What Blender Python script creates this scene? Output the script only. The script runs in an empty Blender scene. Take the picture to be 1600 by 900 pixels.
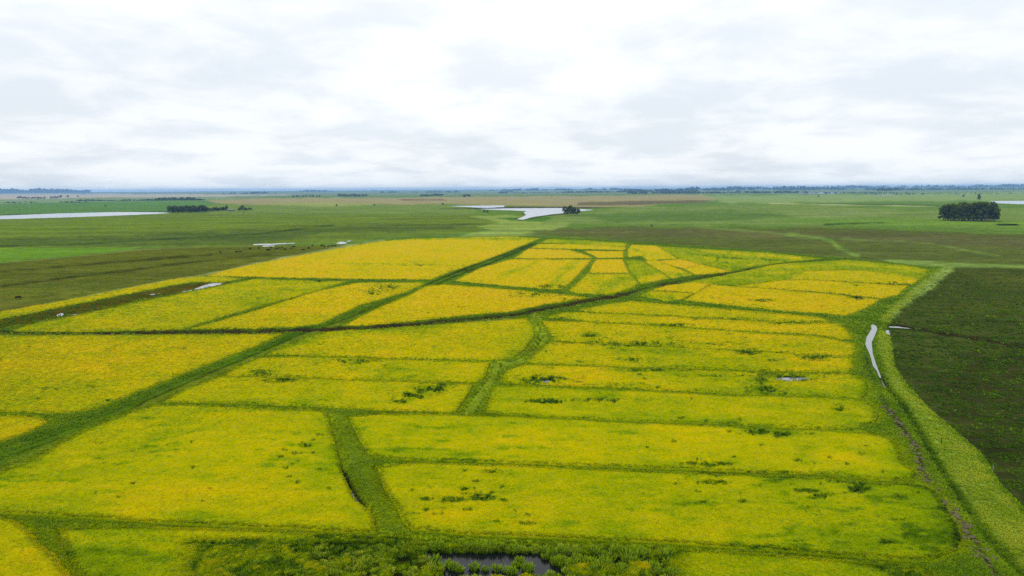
import bpy, bmesh, math, random
import numpy as np
from mathutils import Vector, Matrix
from mathutils.geometry import delaunay_2d_cdt

random.seed(7); RNG = np.random.default_rng(7)
scn = bpy.context.scene
C = scn.collection

# ------------------------------------------------------------------ camera
CAM_H, FPX = 45.0, 1067.0                      # drone height (m); focal length in pixels of a 1600 px wide frame
PITCH, ROLL = math.radians(8.24), math.radians(-0.33)
cam_d = bpy.data.cameras.new('camera'); cam = bpy.data.objects.new('camera', cam_d); C.objects.link(cam)
cam_d.sensor_width = 36.0; cam_d.lens = FPX * 36.0 / 1600.0
cam_d.clip_start = 0.5; cam_d.clip_end = 60000
Rm = Matrix.Rotation(math.radians(90) - PITCH, 3, 'X') @ Matrix.Rotation(ROLL, 3, 'Z')
cam.matrix_world = Matrix.Translation((0, 0, CAM_H)) @ Rm.to_4x4()
scn.camera = cam
RN = np.array([list(r) for r in Rm])

# ------------------------------------------------------------------ world: overcast
SUN_EL, SUN_AZ = math.radians(52), math.radians(-125)      # azimuth measured from +Y towards +X
w = bpy.data.worlds.new('World'); scn.world = w; w.use_nodes = True
nt = w.node_tree; nt.nodes.clear()
def N(t, typ, **kw):
    n = t.nodes.new(typ)
    for k, v in kw.items(): setattr(n, k, v)
    return n
def math_n(t, op, a, b=None, clamp=False):
    n = N(t, 'ShaderNodeMath', operation=op, use_clamp=clamp)
    for i, v in enumerate((a, b)):
        if v is None: continue
        if isinstance(v, (int, float)): n.inputs[i].default_value = v
        else: t.links.new(v, n.inputs[i])
    return n.outputs[0]
def mix_c(t, f, a, b, blend='MIX'):
    n = N(t, 'ShaderNodeMix', data_type='RGBA', blend_type=blend, clamp_factor=True)
    for i, v in ((0, f), (6, a), (7, b)):
        if isinstance(v, (int, float)): n.inputs[i].default_value = v
        elif isinstance(v, tuple): n.inputs[i].default_value = (*v, 1) if len(v) == 3 else v
        else: t.links.new(v, n.inputs[i])
    return n.outputs[2]
def maprange(t, v, a, b, c=0.0, d=1.0, smooth=True):
    n = N(t, 'ShaderNodeMapRange', interpolation_type='SMOOTHSTEP' if smooth else 'LINEAR')
    t.links.new(v, n.inputs[0])
    for i, x in enumerate((a, b, c, d)): n.inputs[i + 1].default_value = x
    return n.outputs[0]
def noise(t, vec, scale, detail=4, rough=0.55, dist=0.0):
    n = N(t, 'ShaderNodeTexNoise'); n.inputs['Scale'].default_value = scale
    n.inputs['Detail'].default_value = detail; n.inputs['Roughness'].default_value = rough
    n.inputs['Distortion'].default_value = dist
    if vec is not None: t.links.new(vec, n.inputs['Vector'])
    return n.outputs[0]
tc = N(nt, 'ShaderNodeTexCoord'); sep = N(nt, 'ShaderNodeSeparateXYZ'); nt.links.new(tc.outputs['Generated'], sep.inputs[0])
zc = math_n(nt, 'MAXIMUM', sep.outputs[2], 0.0)
den = math_n(nt, 'ADD', zc, 0.19)
cx_ = math_n(nt, 'DIVIDE', sep.outputs[0], den); cy_ = math_n(nt, 'DIVIDE', sep.outputs[1], den)
comb = N(nt, 'ShaderNodeCombineXYZ'); nt.links.new(cx_, comb.inputs[0]); nt.links.new(cy_, comb.inputs[1])
n1 = noise(nt, comb.outputs[0], 2.0, 9, 0.57, 0.25)
n2 = noise(nt, comb.outputs[0], 0.6, 4, 0.5, 0.3)
dens = math_n(nt, 'ADD', math_n(nt, 'MULTIPLY', n1, 0.65), math_n(nt, 'MULTIPLY', n2, 0.35))
shade = maprange(nt, dens, 0.40, 0.57)                    # 0 thick grey undersides, 1 bright thin cloud
lum = math_n(nt, 'ADD', math_n(nt, 'MULTIPLY', zc, 0.32), 0.0)
lumc = N(nt, 'ShaderNodeCombineXYZ')
for i in range(3): nt.links.new(lum, lumc.inputs[i])
bright = mix_c(nt, 1.0, (0.83, 0.86, 0.88), lumc.outputs[0], 'ADD')
grey = mix_c(nt, 1.0, (0.68, 0.73, 0.785), lumc.outputs[0], 'ADD')
cloud = mix_c(nt, shade, grey, bright)
cloud10 = mix_c(nt, 1.0, cloud, (10, 10, 10), 'MULTIPLY')
sky = N(nt, 'ShaderNodeTexSky', sky_type='NISHITA', sun_disc=False)
sky.sun_elevation = SUN_EL; sky.sun_rotation = SUN_AZ; sky.altitude = 100; sky.dust_density = 2.0
cover = maprange(nt, n2, 0.40, 0.56, 0.90, 0.99)
final = mix_c(nt, cover, sky.outputs[0], cloud10)
bg = N(nt, 'ShaderNodeBackground'); bg.inputs['Strength'].default_value = 0.1
out = N(nt, 'ShaderNodeOutputWorld'); nt.links.new(final, bg.inputs[0]); nt.links.new(bg.outputs[0], out.inputs[0])

sun_d = bpy.data.lights.new('sun', 'SUN'); sun_d.energy = 1.5; sun_d.angle = math.radians(18); sun_d.color = (1, 0.96, 0.9)
sun = bpy.data.objects.new('sun', sun_d); C.objects.link(sun); sun.location = (0, 0, 200)
sdir = Vector((math.sin(SUN_AZ) * math.cos(SUN_EL), math.cos(SUN_AZ) * math.cos(SUN_EL), math.sin(SUN_EL)))
sun.rotation_euler = sdir.to_track_quat('Z', 'Y').to_euler()

vs = scn.view_settings; vs.view_transform = 'Standard'; vs.look = 'None'; vs.gamma = 1; vs.exposure = 0.27; vs.use_curve_mapping = False
scn.display_settings.display_device = 'sRGB'
cy = scn.cycles
cy.max_bounces = 4; cy.diffuse_bounces = 2; cy.glossy_bounces = 2; cy.volume_bounces = 1; cy.transparent_max_bounces = 8
cy.use_denoising = False; cy.sample_clamp_indirect = 4.0

SIGMA, HAZE_C = 6.5e-5, (0.28, 0.51, 0.93); HAZE_L = np.array(HAZE_C) * 0.38
# ------------------------------------------------------------------ numeric helpers
def lat(ix, iy, seed):
    h = (ix.astype(np.int64) * 374761393 + iy.astype(np.int64) * 668265263 + seed * 1442695041) & 0x7fffffff
    h = ((h ^ (h >> 13)) * 1274126177) & 0x7fffffff
    return ((h ^ (h >> 16)) & 0xffff) / 65535.0
def vnoise(x, y, seed=0):
    x = np.asarray(x, float); y = np.asarray(y, float)
    ix = np.floor(x); iy = np.floor(y); fx = x - ix; fy = y - iy
    fx = fx * fx * (3 - 2 * fx); fy = fy * fy * (3 - 2 * fy)
    a = lat(ix, iy, seed); b = lat(ix + 1, iy, seed); c = lat(ix, iy + 1, seed); d = lat(ix + 1, iy + 1, seed)
    return (a * (1 - fx) + b * fx) * (1 - fy) + (c * (1 - fx) + d * fx) * fy
def fbm(x, y, seed=0, o=3):
    s = 0; a = 0.5; t = 0
    for k in range(o):
        s = s + a * vnoise(x * 2 ** k, y * 2 ** k, seed + k * 17); t += a; a *= 0.55
    return s / t                                                    # 0..1
def sstep(x, a, b):
    t = np.clip((x - a) / (b - a), 0, 1); return t * t * (3 - 2 * t)
def relief(x, y):                                                   # very gentle swells far out on the plain
    r = np.hypot(x, y); a = sstep(r, 3000, 9000)
    az = np.arctan2(x, y)
    return a * (fbm(x / 2600.0, y / 2600.0, 5, 3) * 16 + sstep(r, 9000, 20000) * (14 + 22 * fbm(x / 5200.0, y / 4200.0, 9, 2) * (0.7 + 0.5 * sstep(az, -0.2, 0.6))))
def project(x, y, z=0.0):
    d = np.stack([x, y, np.zeros_like(x) + z - CAM_H], -1) @ RN      # R^T d
    zc = np.where(-d[..., 2] > 0.1, -d[..., 2], 0.1)
    px = 800 + FPX * d[..., 0] / zc; py = 450 - FPX * d[..., 1] / zc
    bad = -d[..., 2] <= 0.1
    return np.where(bad, -9999, px), np.where(bad, 9999, py)
def gxy(px, py, z=0.0):
    px = np.asarray(px, float); py = np.asarray(py, float)
    v = np.stack([(px - 800) / FPX, (450 - py) / FPX, -np.ones_like(px)], -1) @ RN.T
    vz = np.minimum(v[..., 2], -1.2e-3)
    t = (z - CAM_H) / vz
    return v[..., 0] * t, v[..., 1] * t
def ghit(px, py):                                                   # a point on the ground with relief
    z = 0.0
    for k in range(8):
        x, y = gxy(px, py, z); z = 0.5 * z + 0.5 * float(relief(np.array(x), np.array(y)))
    x, y = gxy(px, py, z)
    return float(x), float(y), float(relief(np.array(x), np.array(y)))
def pip(px, py, poly):
    P = np.asarray(poly, float); ins = np.zeros(px.shape, bool); n = len(P); j = n - 1
    for i in range(n):
        xi, yi = P[i]; xj, yj = P[j]
        if yi != yj:
            c = ((yi > py) != (yj > py)) & (px < (xj - xi) * (py - yi) / (yj - yi) + xi); ins ^= c
        j = i
    return ins
def segdist(px, py, pts, closed=False):
    P = np.asarray(pts, float); n = len(P); best = np.full(px.shape, 1e18)
    for i in range(n if closed else n - 1):
        a = P[i]; b = P[(i + 1) % n]; d = b - a; L = max(d @ d, 1e-12)
        t = np.clip(((px - a[0]) * d[0] + (py - a[1]) * d[1]) / L, 0, 1)
        q = (px - a[0] - t * d[0]) ** 2 + (py - a[1] - t * d[1]) ** 2
        best = np.minimum(best, q)
    return np.sqrt(best)
def sdpoly(px, py, poly):
    d = segdist(px, py, poly, True); return np.where(pip(px, py, poly), -d, d)
def lin(c):
    c = np.asarray(c, float) / 255.0
    return np.where(c <= 0.04045, c / 12.92, ((c + 0.055) / 1.055) ** 2.4)
EXPO = 1.70                                                          # how much light the overcast sky sheds: seen colour / base colour
def A(r, g, b): return tuple(float(v) for v in lin((r, g, b)) / EXPO)

# ------------------------------------------------------------------ scene helpers
def tag(o, label=None, cat=None, group=None, kind=None):
    if label: o['label'] = label
    if cat: o['category'] = cat
    if group: o['group'] = group
    if kind: o['kind'] = kind
    return o
def mesh_np(name, V, F, mat=None, smooth=False, attrs=None):
    m = bpy.data.meshes.new(name); V = np.asarray(V, np.float32)
    if isinstance(F, np.ndarray):
        k = F.shape[1]; m.vertices.add(len(V)); m.vertices.foreach_set('co', V.ravel())
        m.loops.add(F.size); m.loops.foreach_set('vertex_index', F.astype(np.int32).ravel())
        m.polygons.add(len(F)); m.polygons.foreach_set('loop_start', np.arange(0, F.size, k, dtype=np.int32))
        m.polygons.foreach_set('loop_total', np.full(len(F), k, np.int32))
        m.update(calc_edges=True); m.validate()
    else:
        m.from_pydata(V.tolist(), [], F); m.update()
    if smooth: m.polygons.foreach_set('use_smooth', np.ones(len(m.polygons), bool))
    for an, (typ, arr) in (attrs or {}).items():
        at = m.attributes.new(an, typ, 'POINT')
        arr = np.asarray(arr, np.float32)
        if typ == 'FLOAT': at.data.foreach_set('value', arr.ravel())
        elif typ == 'FLOAT_VECTOR': at.data.foreach_set('vector', arr.ravel())
        else:
            at.data.foreach_set('color', np.concatenate([arr, np.ones((len(arr), 1), np.float32)], 1).ravel())
    if mat: m.materials.append(mat)
    return m
def obj(name, mesh, parent=None, loc=None):
    o = bpy.data.objects.new(name, mesh); C.objects.link(o)
    if parent: o.parent = parent
    if loc is not None: o.location = loc
    return o
def empty(name, loc, rz=0, s=1.0):
    o = bpy.data.objects.new(name, None); C.objects.link(o); o.location = loc; o.rotation_euler = (0, 0, rz); o.scale = (s, s, s)
    o.empty_display_size = 0.5
    return o
def copy_tree(o, parent=None):
    c = o.copy(); C.objects.link(c); c.parent = parent
    for ch in list(o.children): copy_tree(ch, c)
    return c

# ------------------------------------------------------------------ materials
def new_mat(name):
    m = bpy.data.materials.new(name); m.use_nodes = True; t = m.node_tree; t.nodes.clear()
    b = N(t, 'ShaderNodeBsdfPrincipled'); o = N(t, 'ShaderNodeOutputMaterial'); t.links.new(b.outputs[0], o.inputs[0])
    b.inputs['Roughness'].default_value = 0.85; b.inputs['Specular IOR Level'].default_value = 0.0
    return m, t, b
def pos(t): return N(t, 'ShaderNodeNewGeometry').outputs['Position']
def scaled(t, vec, s):
    n = N(t, 'ShaderNodeMapping'); n.inputs['Scale'].default_value = s; t.links.new(vec, n.inputs[0]); return n.outputs[0]
def gain(t, col, fac, lo, hi):                                       # colour times a value between lo and hi
    v = maprange(t, fac, 0.25, 0.75, lo, hi, False)
    c = N(t, 'ShaderNodeCombineXYZ')
    for i in range(3): t.links.new(v, c.inputs[i])
    return mix_c(t, 1.0, col, c.outputs[0], 'MULTIPLY')
def bump(t, b, h, strength, dist):
    n = N(t, 'ShaderNodeBump'); n.inputs['Strength'].default_value = strength; n.inputs['Distance'].default_value = dist
    t.links.new(h, n.inputs['Height']); t.links.new(n.outputs[0], b.inputs['Normal'])
def plain(name, col, rough=0.8, var=0.15, scale=3.0):
    m, t, b = new_mat(name); n = noise(t, N(t, 'ShaderNodeTexCoord').outputs['Object'], scale, 4)
    c = N(t, 'ShaderNodeRGB'); c.outputs[0].default_value = (*col, 1)
    t.links.new(gain(t, c.outputs[0], n, 1 - var, 1 + var), b.inputs['Base Color']); b.inputs['Roughness'].default_value = rough
    bump(t, b, n, 0.3, 0.05)
    return m

M = {}
def leafy(t, b, fac):
    tr = N(t, 'ShaderNodeBsdfTranslucent'); ad = N(t, 'ShaderNodeAddShader'); src = b.inputs['Base Color'].links[0].from_socket
    c_ = mix_c(t, 1.0, src, (fac, fac, fac), 'MULTIPLY'); t.links.new(c_, tr.inputs[0]); o_ = [n for n in t.nodes if n.type == 'OUTPUT_MATERIAL'][0]
    t.links.new(b.outputs[0], ad.inputs[0]); t.links.new(tr.outputs[0], ad.inputs[1]); t.links.new(ad.outputs[0], o_.inputs[0])
# ground: the natural colour of turf, tilled soil and stubble per place, mottled at several sizes
m, t, b = new_mat('turf_and_soil'); M['ground'] = m
ca = N(t, 'ShaderNodeAttribute', attribute_name='col'); p = pos(t)
nA = noise(t, p, 0.9, 4, 0.65); nB = noise(t, scaled(t, p, (0.10, 0.15, 0.1)), 1.0, 6, 0.68); nC = noise(t, scaled(t, p, (0.010, 0.022, 0.01)), 1.0, 6, 0.62)
col = gain(t, ca.outputs['Color'], nA, 0.66, 1.34); col = gain(t, col, nB, 0.52, 1.48); col = gain(t, col, nC, 0.70, 1.30)
nD = noise(t, scaled(t, p, (0.0035, 0.022, 0.01)), 1.0, 6, 0.65); nE = noise(t, scaled(t, p, (0.018, 0.05, 0.03)), 1.0, 5, 0.65)
col = gain(t, col, nD, 0.80, 1.20)
col = mix_c(t, maprange(t, nE, 0.46, 0.70, 0.0, 0.55), col, mix_c(t, 1.0, col, (1.25, 1.06, 0.95), 'MULTIPLY'))
col = mix_c(t, maprange(t, noise(t, scaled(t, p, (0.03, 0.05, 0.03)), 1.0, 3), 0.5, 0.72, 0.0, 0.35), col, mix_c(t, 1.0, col, (1.15, 1.05, 0.75), 'MULTIPLY'))
t.links.new(col, b.inputs['Base Color'])
bump(t, b, math_n(t, 'ADD', math_n(t, 'MULTIPLY', nA, 0.4), nB), 0.8, 0.35)

def ramp(t, fac, stops):
    r = N(t, 'ShaderNodeValToRGB'); e = r.color_ramp.elements
    while len(e) < len(stops): e.new(0.5)
    for el, (p_, c_) in zip(e, stops): el.position = p_; el.color = (*c_, 1)
    t.links.new(fac, r.inputs[0]); return r.outputs[0]
RICE = [(0.0, A(38, 62, 6)), (0.22, A(86, 118, 4)), (0.42, A(138, 160, 0)), (0.60, A(178, 178, 0)), (0.80, A(210, 188, 0)), (1.0, A(220, 184, 26))]
m, t, b = new_mat('rice_canopy'); M['rice'] = m
ta = N(t, 'ShaderNodeAttribute', attribute_name='tone'); p = pos(t)
nA = noise(t, p, 2.6, 3, 0.65); nB = noise(t, scaled(t, p, (0.25, 0.55, 0.3)), 1.0, 4, 0.6); nC = noise(t, scaled(t, p, (0.03, 0.07, 0.05)), 1.0, 4, 0.55)
f = math_n(t, 'ADD', ta.outputs['Fac'], math_n(t, 'MULTIPLY', math_n(t, 'SUBTRACT', nA, 0.5), 0.16))
f = math_n(t, 'ADD', f, math_n(t, 'MULTIPLY', math_n(t, 'SUBTRACT', nB, 0.5), 0.20))
f = math_n(t, 'ADD', f, math_n(t, 'MULTIPLY', math_n(t, 'SUBTRACT', nC, 0.5), 0.14))
c = ramp(t, f, RICE); c = gain(t, c, nA, 0.9, 1.1)
t.links.new(c, b.inputs['Base Color'])
bump(t, b, math_n(t, 'ADD', math_n(t, 'MULTIPLY', nA, 0.5), nB), 0.5, 0.2)

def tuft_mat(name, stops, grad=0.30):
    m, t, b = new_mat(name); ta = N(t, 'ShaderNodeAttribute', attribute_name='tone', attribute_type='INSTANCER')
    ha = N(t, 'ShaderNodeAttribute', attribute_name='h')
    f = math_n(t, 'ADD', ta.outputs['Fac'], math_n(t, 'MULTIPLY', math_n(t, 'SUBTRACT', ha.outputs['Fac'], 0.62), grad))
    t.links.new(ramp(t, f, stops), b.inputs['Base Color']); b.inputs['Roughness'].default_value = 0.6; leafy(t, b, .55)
    return m
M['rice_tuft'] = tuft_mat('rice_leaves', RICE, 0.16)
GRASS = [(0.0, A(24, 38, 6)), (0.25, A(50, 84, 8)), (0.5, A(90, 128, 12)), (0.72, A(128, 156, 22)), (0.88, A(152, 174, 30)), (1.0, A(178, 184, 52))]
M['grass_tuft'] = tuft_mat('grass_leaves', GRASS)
m, t, b = new_mat('still_water'); M['water'] = m
b.inputs['Base Color'].default_value = (0.005, 0.006, 0.006, 1); b.inputs['Roughness'].default_value = 0.08; b.inputs['IOR'].default_value = 1.33; b.inputs['Specular IOR Level'].default_value = 0.5
bump(t, b, noise(t, pos(t), 1.2, 3), 0.04, 0.05)
m, t, b = new_mat('silty_water'); M['silt'] = m
b.inputs['Base Color'].default_value = (0.17, 0.18, 0.19, 1); b.inputs['Roughness'].default_value = 0.1; b.inputs['IOR'].default_value = 1.33; b.inputs['Specular IOR Level'].default_value = 0.5
m, t, b = new_mat('tree_leaves'); M['leaf'] = m
ga = N(t, 'ShaderNodeAttribute', attribute_name='tint')
t.links.new(ramp(t, ga.outputs['Fac'], [(0, A(34, 48, 16)), (0.5, A(58, 78, 26)), (1, A(104, 120, 44))]), b.inputs['Base Color']); leafy(t, b, .35)
M['bark'] = plain('pale_bark', A(112, 104, 92), 0.9, 0.35, 2.0)
M['clod'] = plain('earth_clod', A(112, 105, 80), 0.95, 0.4, 2.0)
M['hide'] = plain('black_hide', A(26, 23, 21), 0.7, 0.2)
M['brown_hide'] = plain('dark_brown_hide', A(58, 38, 26), 0.7, 0.2)
M['post'] = plain('weathered_wood', A(150, 146, 136), 0.9, 0.2, 6)
M['wall'] = plain('limewashed_wall', A(150, 146, 138), 0.9, 0.08)
M['roof'] = plain('zinc_roof', A(150, 152, 156), 0.5, 0.06)
M['dark'] = plain('dark_opening', A(50, 46, 42), 0.6, 0.1)

# ------------------------------------------------------------------ layout, in photo pixels; everything lies on the ground plane
L_, B_ = -320, 1010                       # how far plots run on past the frame
PLOTS = {   # name: (outline, tone, edge green, label)
 'P1': ([(L_,528),(0,528),(200,527),(440,524),(400,541),(320,571),(267,592),(213,614),(149,640),(107,646),(60,646),(0,644),(L_,638)], .62, .5, 'broad yellow-green rice plot south of the earth canal, west of the diagonal grass bank'),
 'P2': ([(L_,652),(0,655),(50,656),(70,661),(72,664),(43,676),(0,692),(L_,800)], .74, .3, 'small golden rice corner wedged between diagonal grass bank and a side levee'),
 'P3': ([(L_,880),(0,745),(58,722),(121,684),(162,666),(222,643),(240,638),(300,638),(400,642),(500,647),(512,655),(520,690),(529,725),(535,742),(552,777),(575,797),(582,815),(585,833),(540,832),(400,825),(300,821),(180,813),(60,805),(0,802),(L_,790)], .58, .5, 'large yellow-green rice plot between diagonal bank and rutted track with ditch'),
 'P4': ([(L_,806),(0,814),(20,818),(46,836),(58,854),(84,874),(101,897),(130,930),(170,B_),(L_,B_)], .62, .4, 'rice corner with straw-coloured patches below the low levee at its end'),
 'P5': ([(95,832),(200,829),(400,834),(500,840),(590,846),(741,850),(800,855),(1002,862),(1200,873),(1315,882),(1420,895),(1500,930),(1560,B_),(190,B_),(150,930),(122,897),(108,870)], .48, .3, 'weedy green rice strip around the dark pond'),
 'P6': ([(592,734),(660,728),(800,733),(973,741),(1200,749),(1287,753),(1324,758),(1373,762),(1400,761),(1440,765),(1458,772),(1474,796),(1492,828),(1498,845),(1490,862),(1450,876),(1400,876),(1315,869),(1200,860),(1002,847),(800,840),(741,837),(645,829),(631,817),(622,796),(602,764)], .58, .5, 'widest yellow-green rice plot running from the ditch track to the clod-strewn bank'),
 'P7': ([(547,656),(600,652),(700,653),(800,656),(901,660),(1002,666),(1200,674),(1287,677),(1344,681),(1388,689),(1402,706),(1408,727),(1428,742),(1422,750),(1370,751),(1315,743),(1200,739),(1002,732),(800,724),(660,721),(602,717),(585,712),(576,708),(562,686)], .61, .5, 'long rice plot with golden streaks, head end at the rutted track with ditch'),
 'P8': ([(773,609),(800,607),(947,612),(1093,620),(1147,623),(1200,623),(1307,627),(1349,631),(1365,640),(1371,650),(1365,660),(1339,668),(1287,671),(1200,667),(1147,664),(1031,660),(915,655),(800,649),(762,645),(766,630)], .59, .5, 'long rice plot with rounded golden end and a small dark hole by the bank'),
 'R4': ([(822,574),(933,577),(1040,580),(1200,586),(1272,588),(1325,589),(1345,595),(1354,605),(1353,616),(1343,623),(1307,621),(1200,617),(1147,616),(1093,613),(947,605),(800,600),(784,597),(795,582)], .60, .5, 'rice strip with flooded weedy hole near the canal bank'),
 'R3': ([(860,538),(960,542),(1040,545),(1200,553),(1253,558),(1312,562),(1330,563),(1332,575),(1322,583),(1272,582),(1200,580),(1040,575),(933,572),(835,568),(826,566),(842,552)], .62, .4, 'rice strip with dark weedy oval near its rounded end'),
 'R2': ([(849,504),(933,507),(1040,513),(1120,519),(1200,525),(1272,528),(1307,535),(1333,541),(1336,550),(1328,558),(1312,558),(1253,554),(1200,549),(1040,541),(960,538),(868,533),(858,518)], .68, .4, 'golden rice strip with a single dark hole near the curved track'),
 'R1': ([(856,498),(880,491),(917,491),(1013,496),(1147,503),(1250,509),(1308,508),(1322,518),(1328,531),(1307,530),(1272,523),(1200,520),(1120,515),(1040,509),(933,503)], .68, .4, 'narrow golden rice strip just below the topmost strip of the eastern block'),
 'R0': ([(905,486),(950,478),(987,473),(1067,480),(1200,491),(1280,499),(1303,505),(1250,505),(1147,499),(1013,492),(917,487)], .68, .4, 'topmost narrow rice strip below the levee joining canal and lane'),
 'Q1': ([(508,521),(600,516),(700,509),(800,502),(822,501),(832,512),(834,525),(820,546),(800,560),(773,564),(640,561),(560,558),(480,556),(420,556),(440,547),(480,530)], .68, .6, 'golden rice plot enclosed by earth canal, diagonal bank and curved track'),
 'Q2': ([(405,563),(480,561),(560,563),(640,566),(763,569),(757,590),(745,598),(613,595),(533,592),(435,588),(356,588),(372,578)], .62, .4, 'middle rice strip ending at the curved wheel-rutted track'),
 'Q3': ([(346,593),(435,593),(533,597),(613,600),(738,604),(731,614),(721,630),(711,645),(587,641),(507,637),(400,632),(291,629),(258,630),(285,616)], .62, .4, 'rice strip holding a big patch of dark green weeds'),
 'U1': ([(540,510),(560,500),(600,480),(640,464),(668,449),(693,447),(800,455),(880,463),(916,467),(853,476),(800,487),(720,494),(640,503),(575,508)], .80, .3, 'golden wedge-shaped rice plot between earth canal and diagonal bank'),
 'U2': ([(300,515),(320,511),(400,488),(493,458),(560,444),(656,444),(659,446),(627,459),(560,478),(522,496),(500,507),(467,511),(400,514)], .76, .3, 'golden slanting rice plot west of the diagonal bank, green smudges at its top'),
 'U3': ([(22,518),(45,511),(133,493),(240,470),(320,454),(381,441),(400,438),(499,441),(541,441),(480,459),(400,480),(320,504),(285,515),(133,518)], .62, .4, 'bright yellow-green slanting rice plot beside the muddy wet strip'),
 'U4': ([(L_,556),(0,490),(107,471),(187,455),(267,439),(310,434),(345,434),(378,437),(352,440),(301,441),(267,447),(187,462),(93,481),(0,500),(L_,572)], .64, .3, 'thin yellow rice sliver between olive pasture and the muddy wet strip'),
 'U5': ([(325,432),(350,425),(400,414),(475,400),(550,386),(600,378),(650,374),(800,371),(843,373),(800,390),(750,409),(700,426),(672,437),(550,436),(400,433)], .81, .2, 'broad deep-gold rice plot bordering the cattle pasture'),
 'V1': ([(857,375),(900,376),(979,381),(977,385),(900,381),(846,380)], .48, .0, 'thin green rice strip under the brown pasture'),
 'V2': ([(842,383),(900,383),(977,387),(975,391),(910,389),(831,388)], .78, .1, 'thin golden rice strip beside the top end of the diagonal bank'),
 'V3': ([(827,390),(888,392),(910,398),(926,404),(850,404),(805,404)], .83, .1, 'small golden rice plot cut off by a bent levee corner'),
 'V4': ([(799,407),(923,407),(913,418),(892,440),(875,453),(800,448),(712,440),(750,421)], .83, .2, 'golden rice plot with rough weedy stripes inside a bent levee'),
 'V5': ([(914,393),(974,394),(973,403),(936,403),(930,400)], .82, .1, 'tiny mottled rice plot on the outer side of the bent levee'),
 'V6': ([(933,407),(972,407),(975,414),(982,427),(922,427),(927,414)], .87, .1, 'small orange-gold rice plot east of the bent levee'),
 'V7': ([(919,430),(985,430),(995,443),(991,448),(973,455),(948,461),(902,459),(890,455)], .66, .3, 'dull weedy rice plot with rounded foot at the canal fork'),
 'V9': ([(978,407),(1003,409),(1036,428),(1045,436),(1003,444),(993,432),(984,421)], .50, .1, 'green rice plot fading to yellow at its foot by the canal'),
 'V10':([(1008,409),(1024,408),(1060,422),(1081,430),(1050,436),(1039,427)], .78, .1, 'narrow yellow rice plot with weedy foot above the canal bend'),
 'V11':([(1027,409),(1064,407),(1094,414),(1070,420)], .95, .0, 'small tan ripe rice patch among greener plots'),
 'V12':([(1071,421),(1096,415),(1143,425),(1088,430)], .80, .1, 'pale yellow rice patch above the canal bend'),
 'V13':([(987,384),(1023,385),(1040,394),(1058,405),(1012,407),(1004,399),(983,402),(982,392)], .74, .2, 'yellow rice plot with curving contour levees'),
 'V14':([(1028,386),(1074,389),(1119,400),(1119,410),(1096,413),(1064,405),(1045,395)], .50, .0, 'slanting green rice plot beside the tan patch'),
 'V15':([(1079,389),(1200,396),(1285,405),(1212,411),(1175,417),(1143,423),(1102,414),(1122,410),(1123,400)], .50, .0, 'long tapering green rice plot along the brown pasture'),
 'X1': ([(1002,463),(1018,457),(1083,460),(1063,469),(1040,471)], .66, .1, 'small rice plot with green foot at the canal fork'),
 'X2': ([(1021,454),(1045,448),(1085,443),(1109,445),(1086,458)], .80, .1, 'small golden rice plot just below the canal bend'),
 'X3': ([(1078,441),(1137,431),(1180,422),(1212,415),(1250,412),(1320,408),(1360,411),(1420,417),(1448,423),(1446,430),(1439,435),(1400,428),(1330,422),(1260,424),(1253,430),(1220,439),(1150,446),(1112,444)], .49, .0, 'broad bright green rice plot rounding the corner by the lane'),
 'X4': ([(1259,426),(1330,424),(1400,430),(1437,437),(1423,445),(1350,442),(1262,436),(1228,438)], .68, .2, 'yellow rice strip with black slit at the lane'),
 'X5': ([(1152,448),(1222,440),(1262,439),(1350,445),(1417,448),(1402,461),(1378,467),(1287,457),(1200,450)], .74, .2, 'golden rice strip holding a dark weedy spot'),
 'X6': ([(1090,459),(1112,447),(1150,450),(1200,453),(1287,461),(1374,470),(1345,485),(1320,494),(1200,484),(1070,471)], .76, .3, 'golden rice strip directly above the levee joining canal and lane'),
}
COMPLEX = [(L_,560),(0,492),(187,455),(325,430),(475,397),(600,375),(650,371),(850,369),(985,377),(1200,392),(1290,401),(1330,403),(1450,417),(1480,416),(1440,455),(1400,490),(1385,512),(1392,535),(1397,575),(1421,607),(1451,640),(1489,672),(1532,709),(1564,761),(1600,796),(1700,880),(1900,1060),(L_,1060)]
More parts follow.
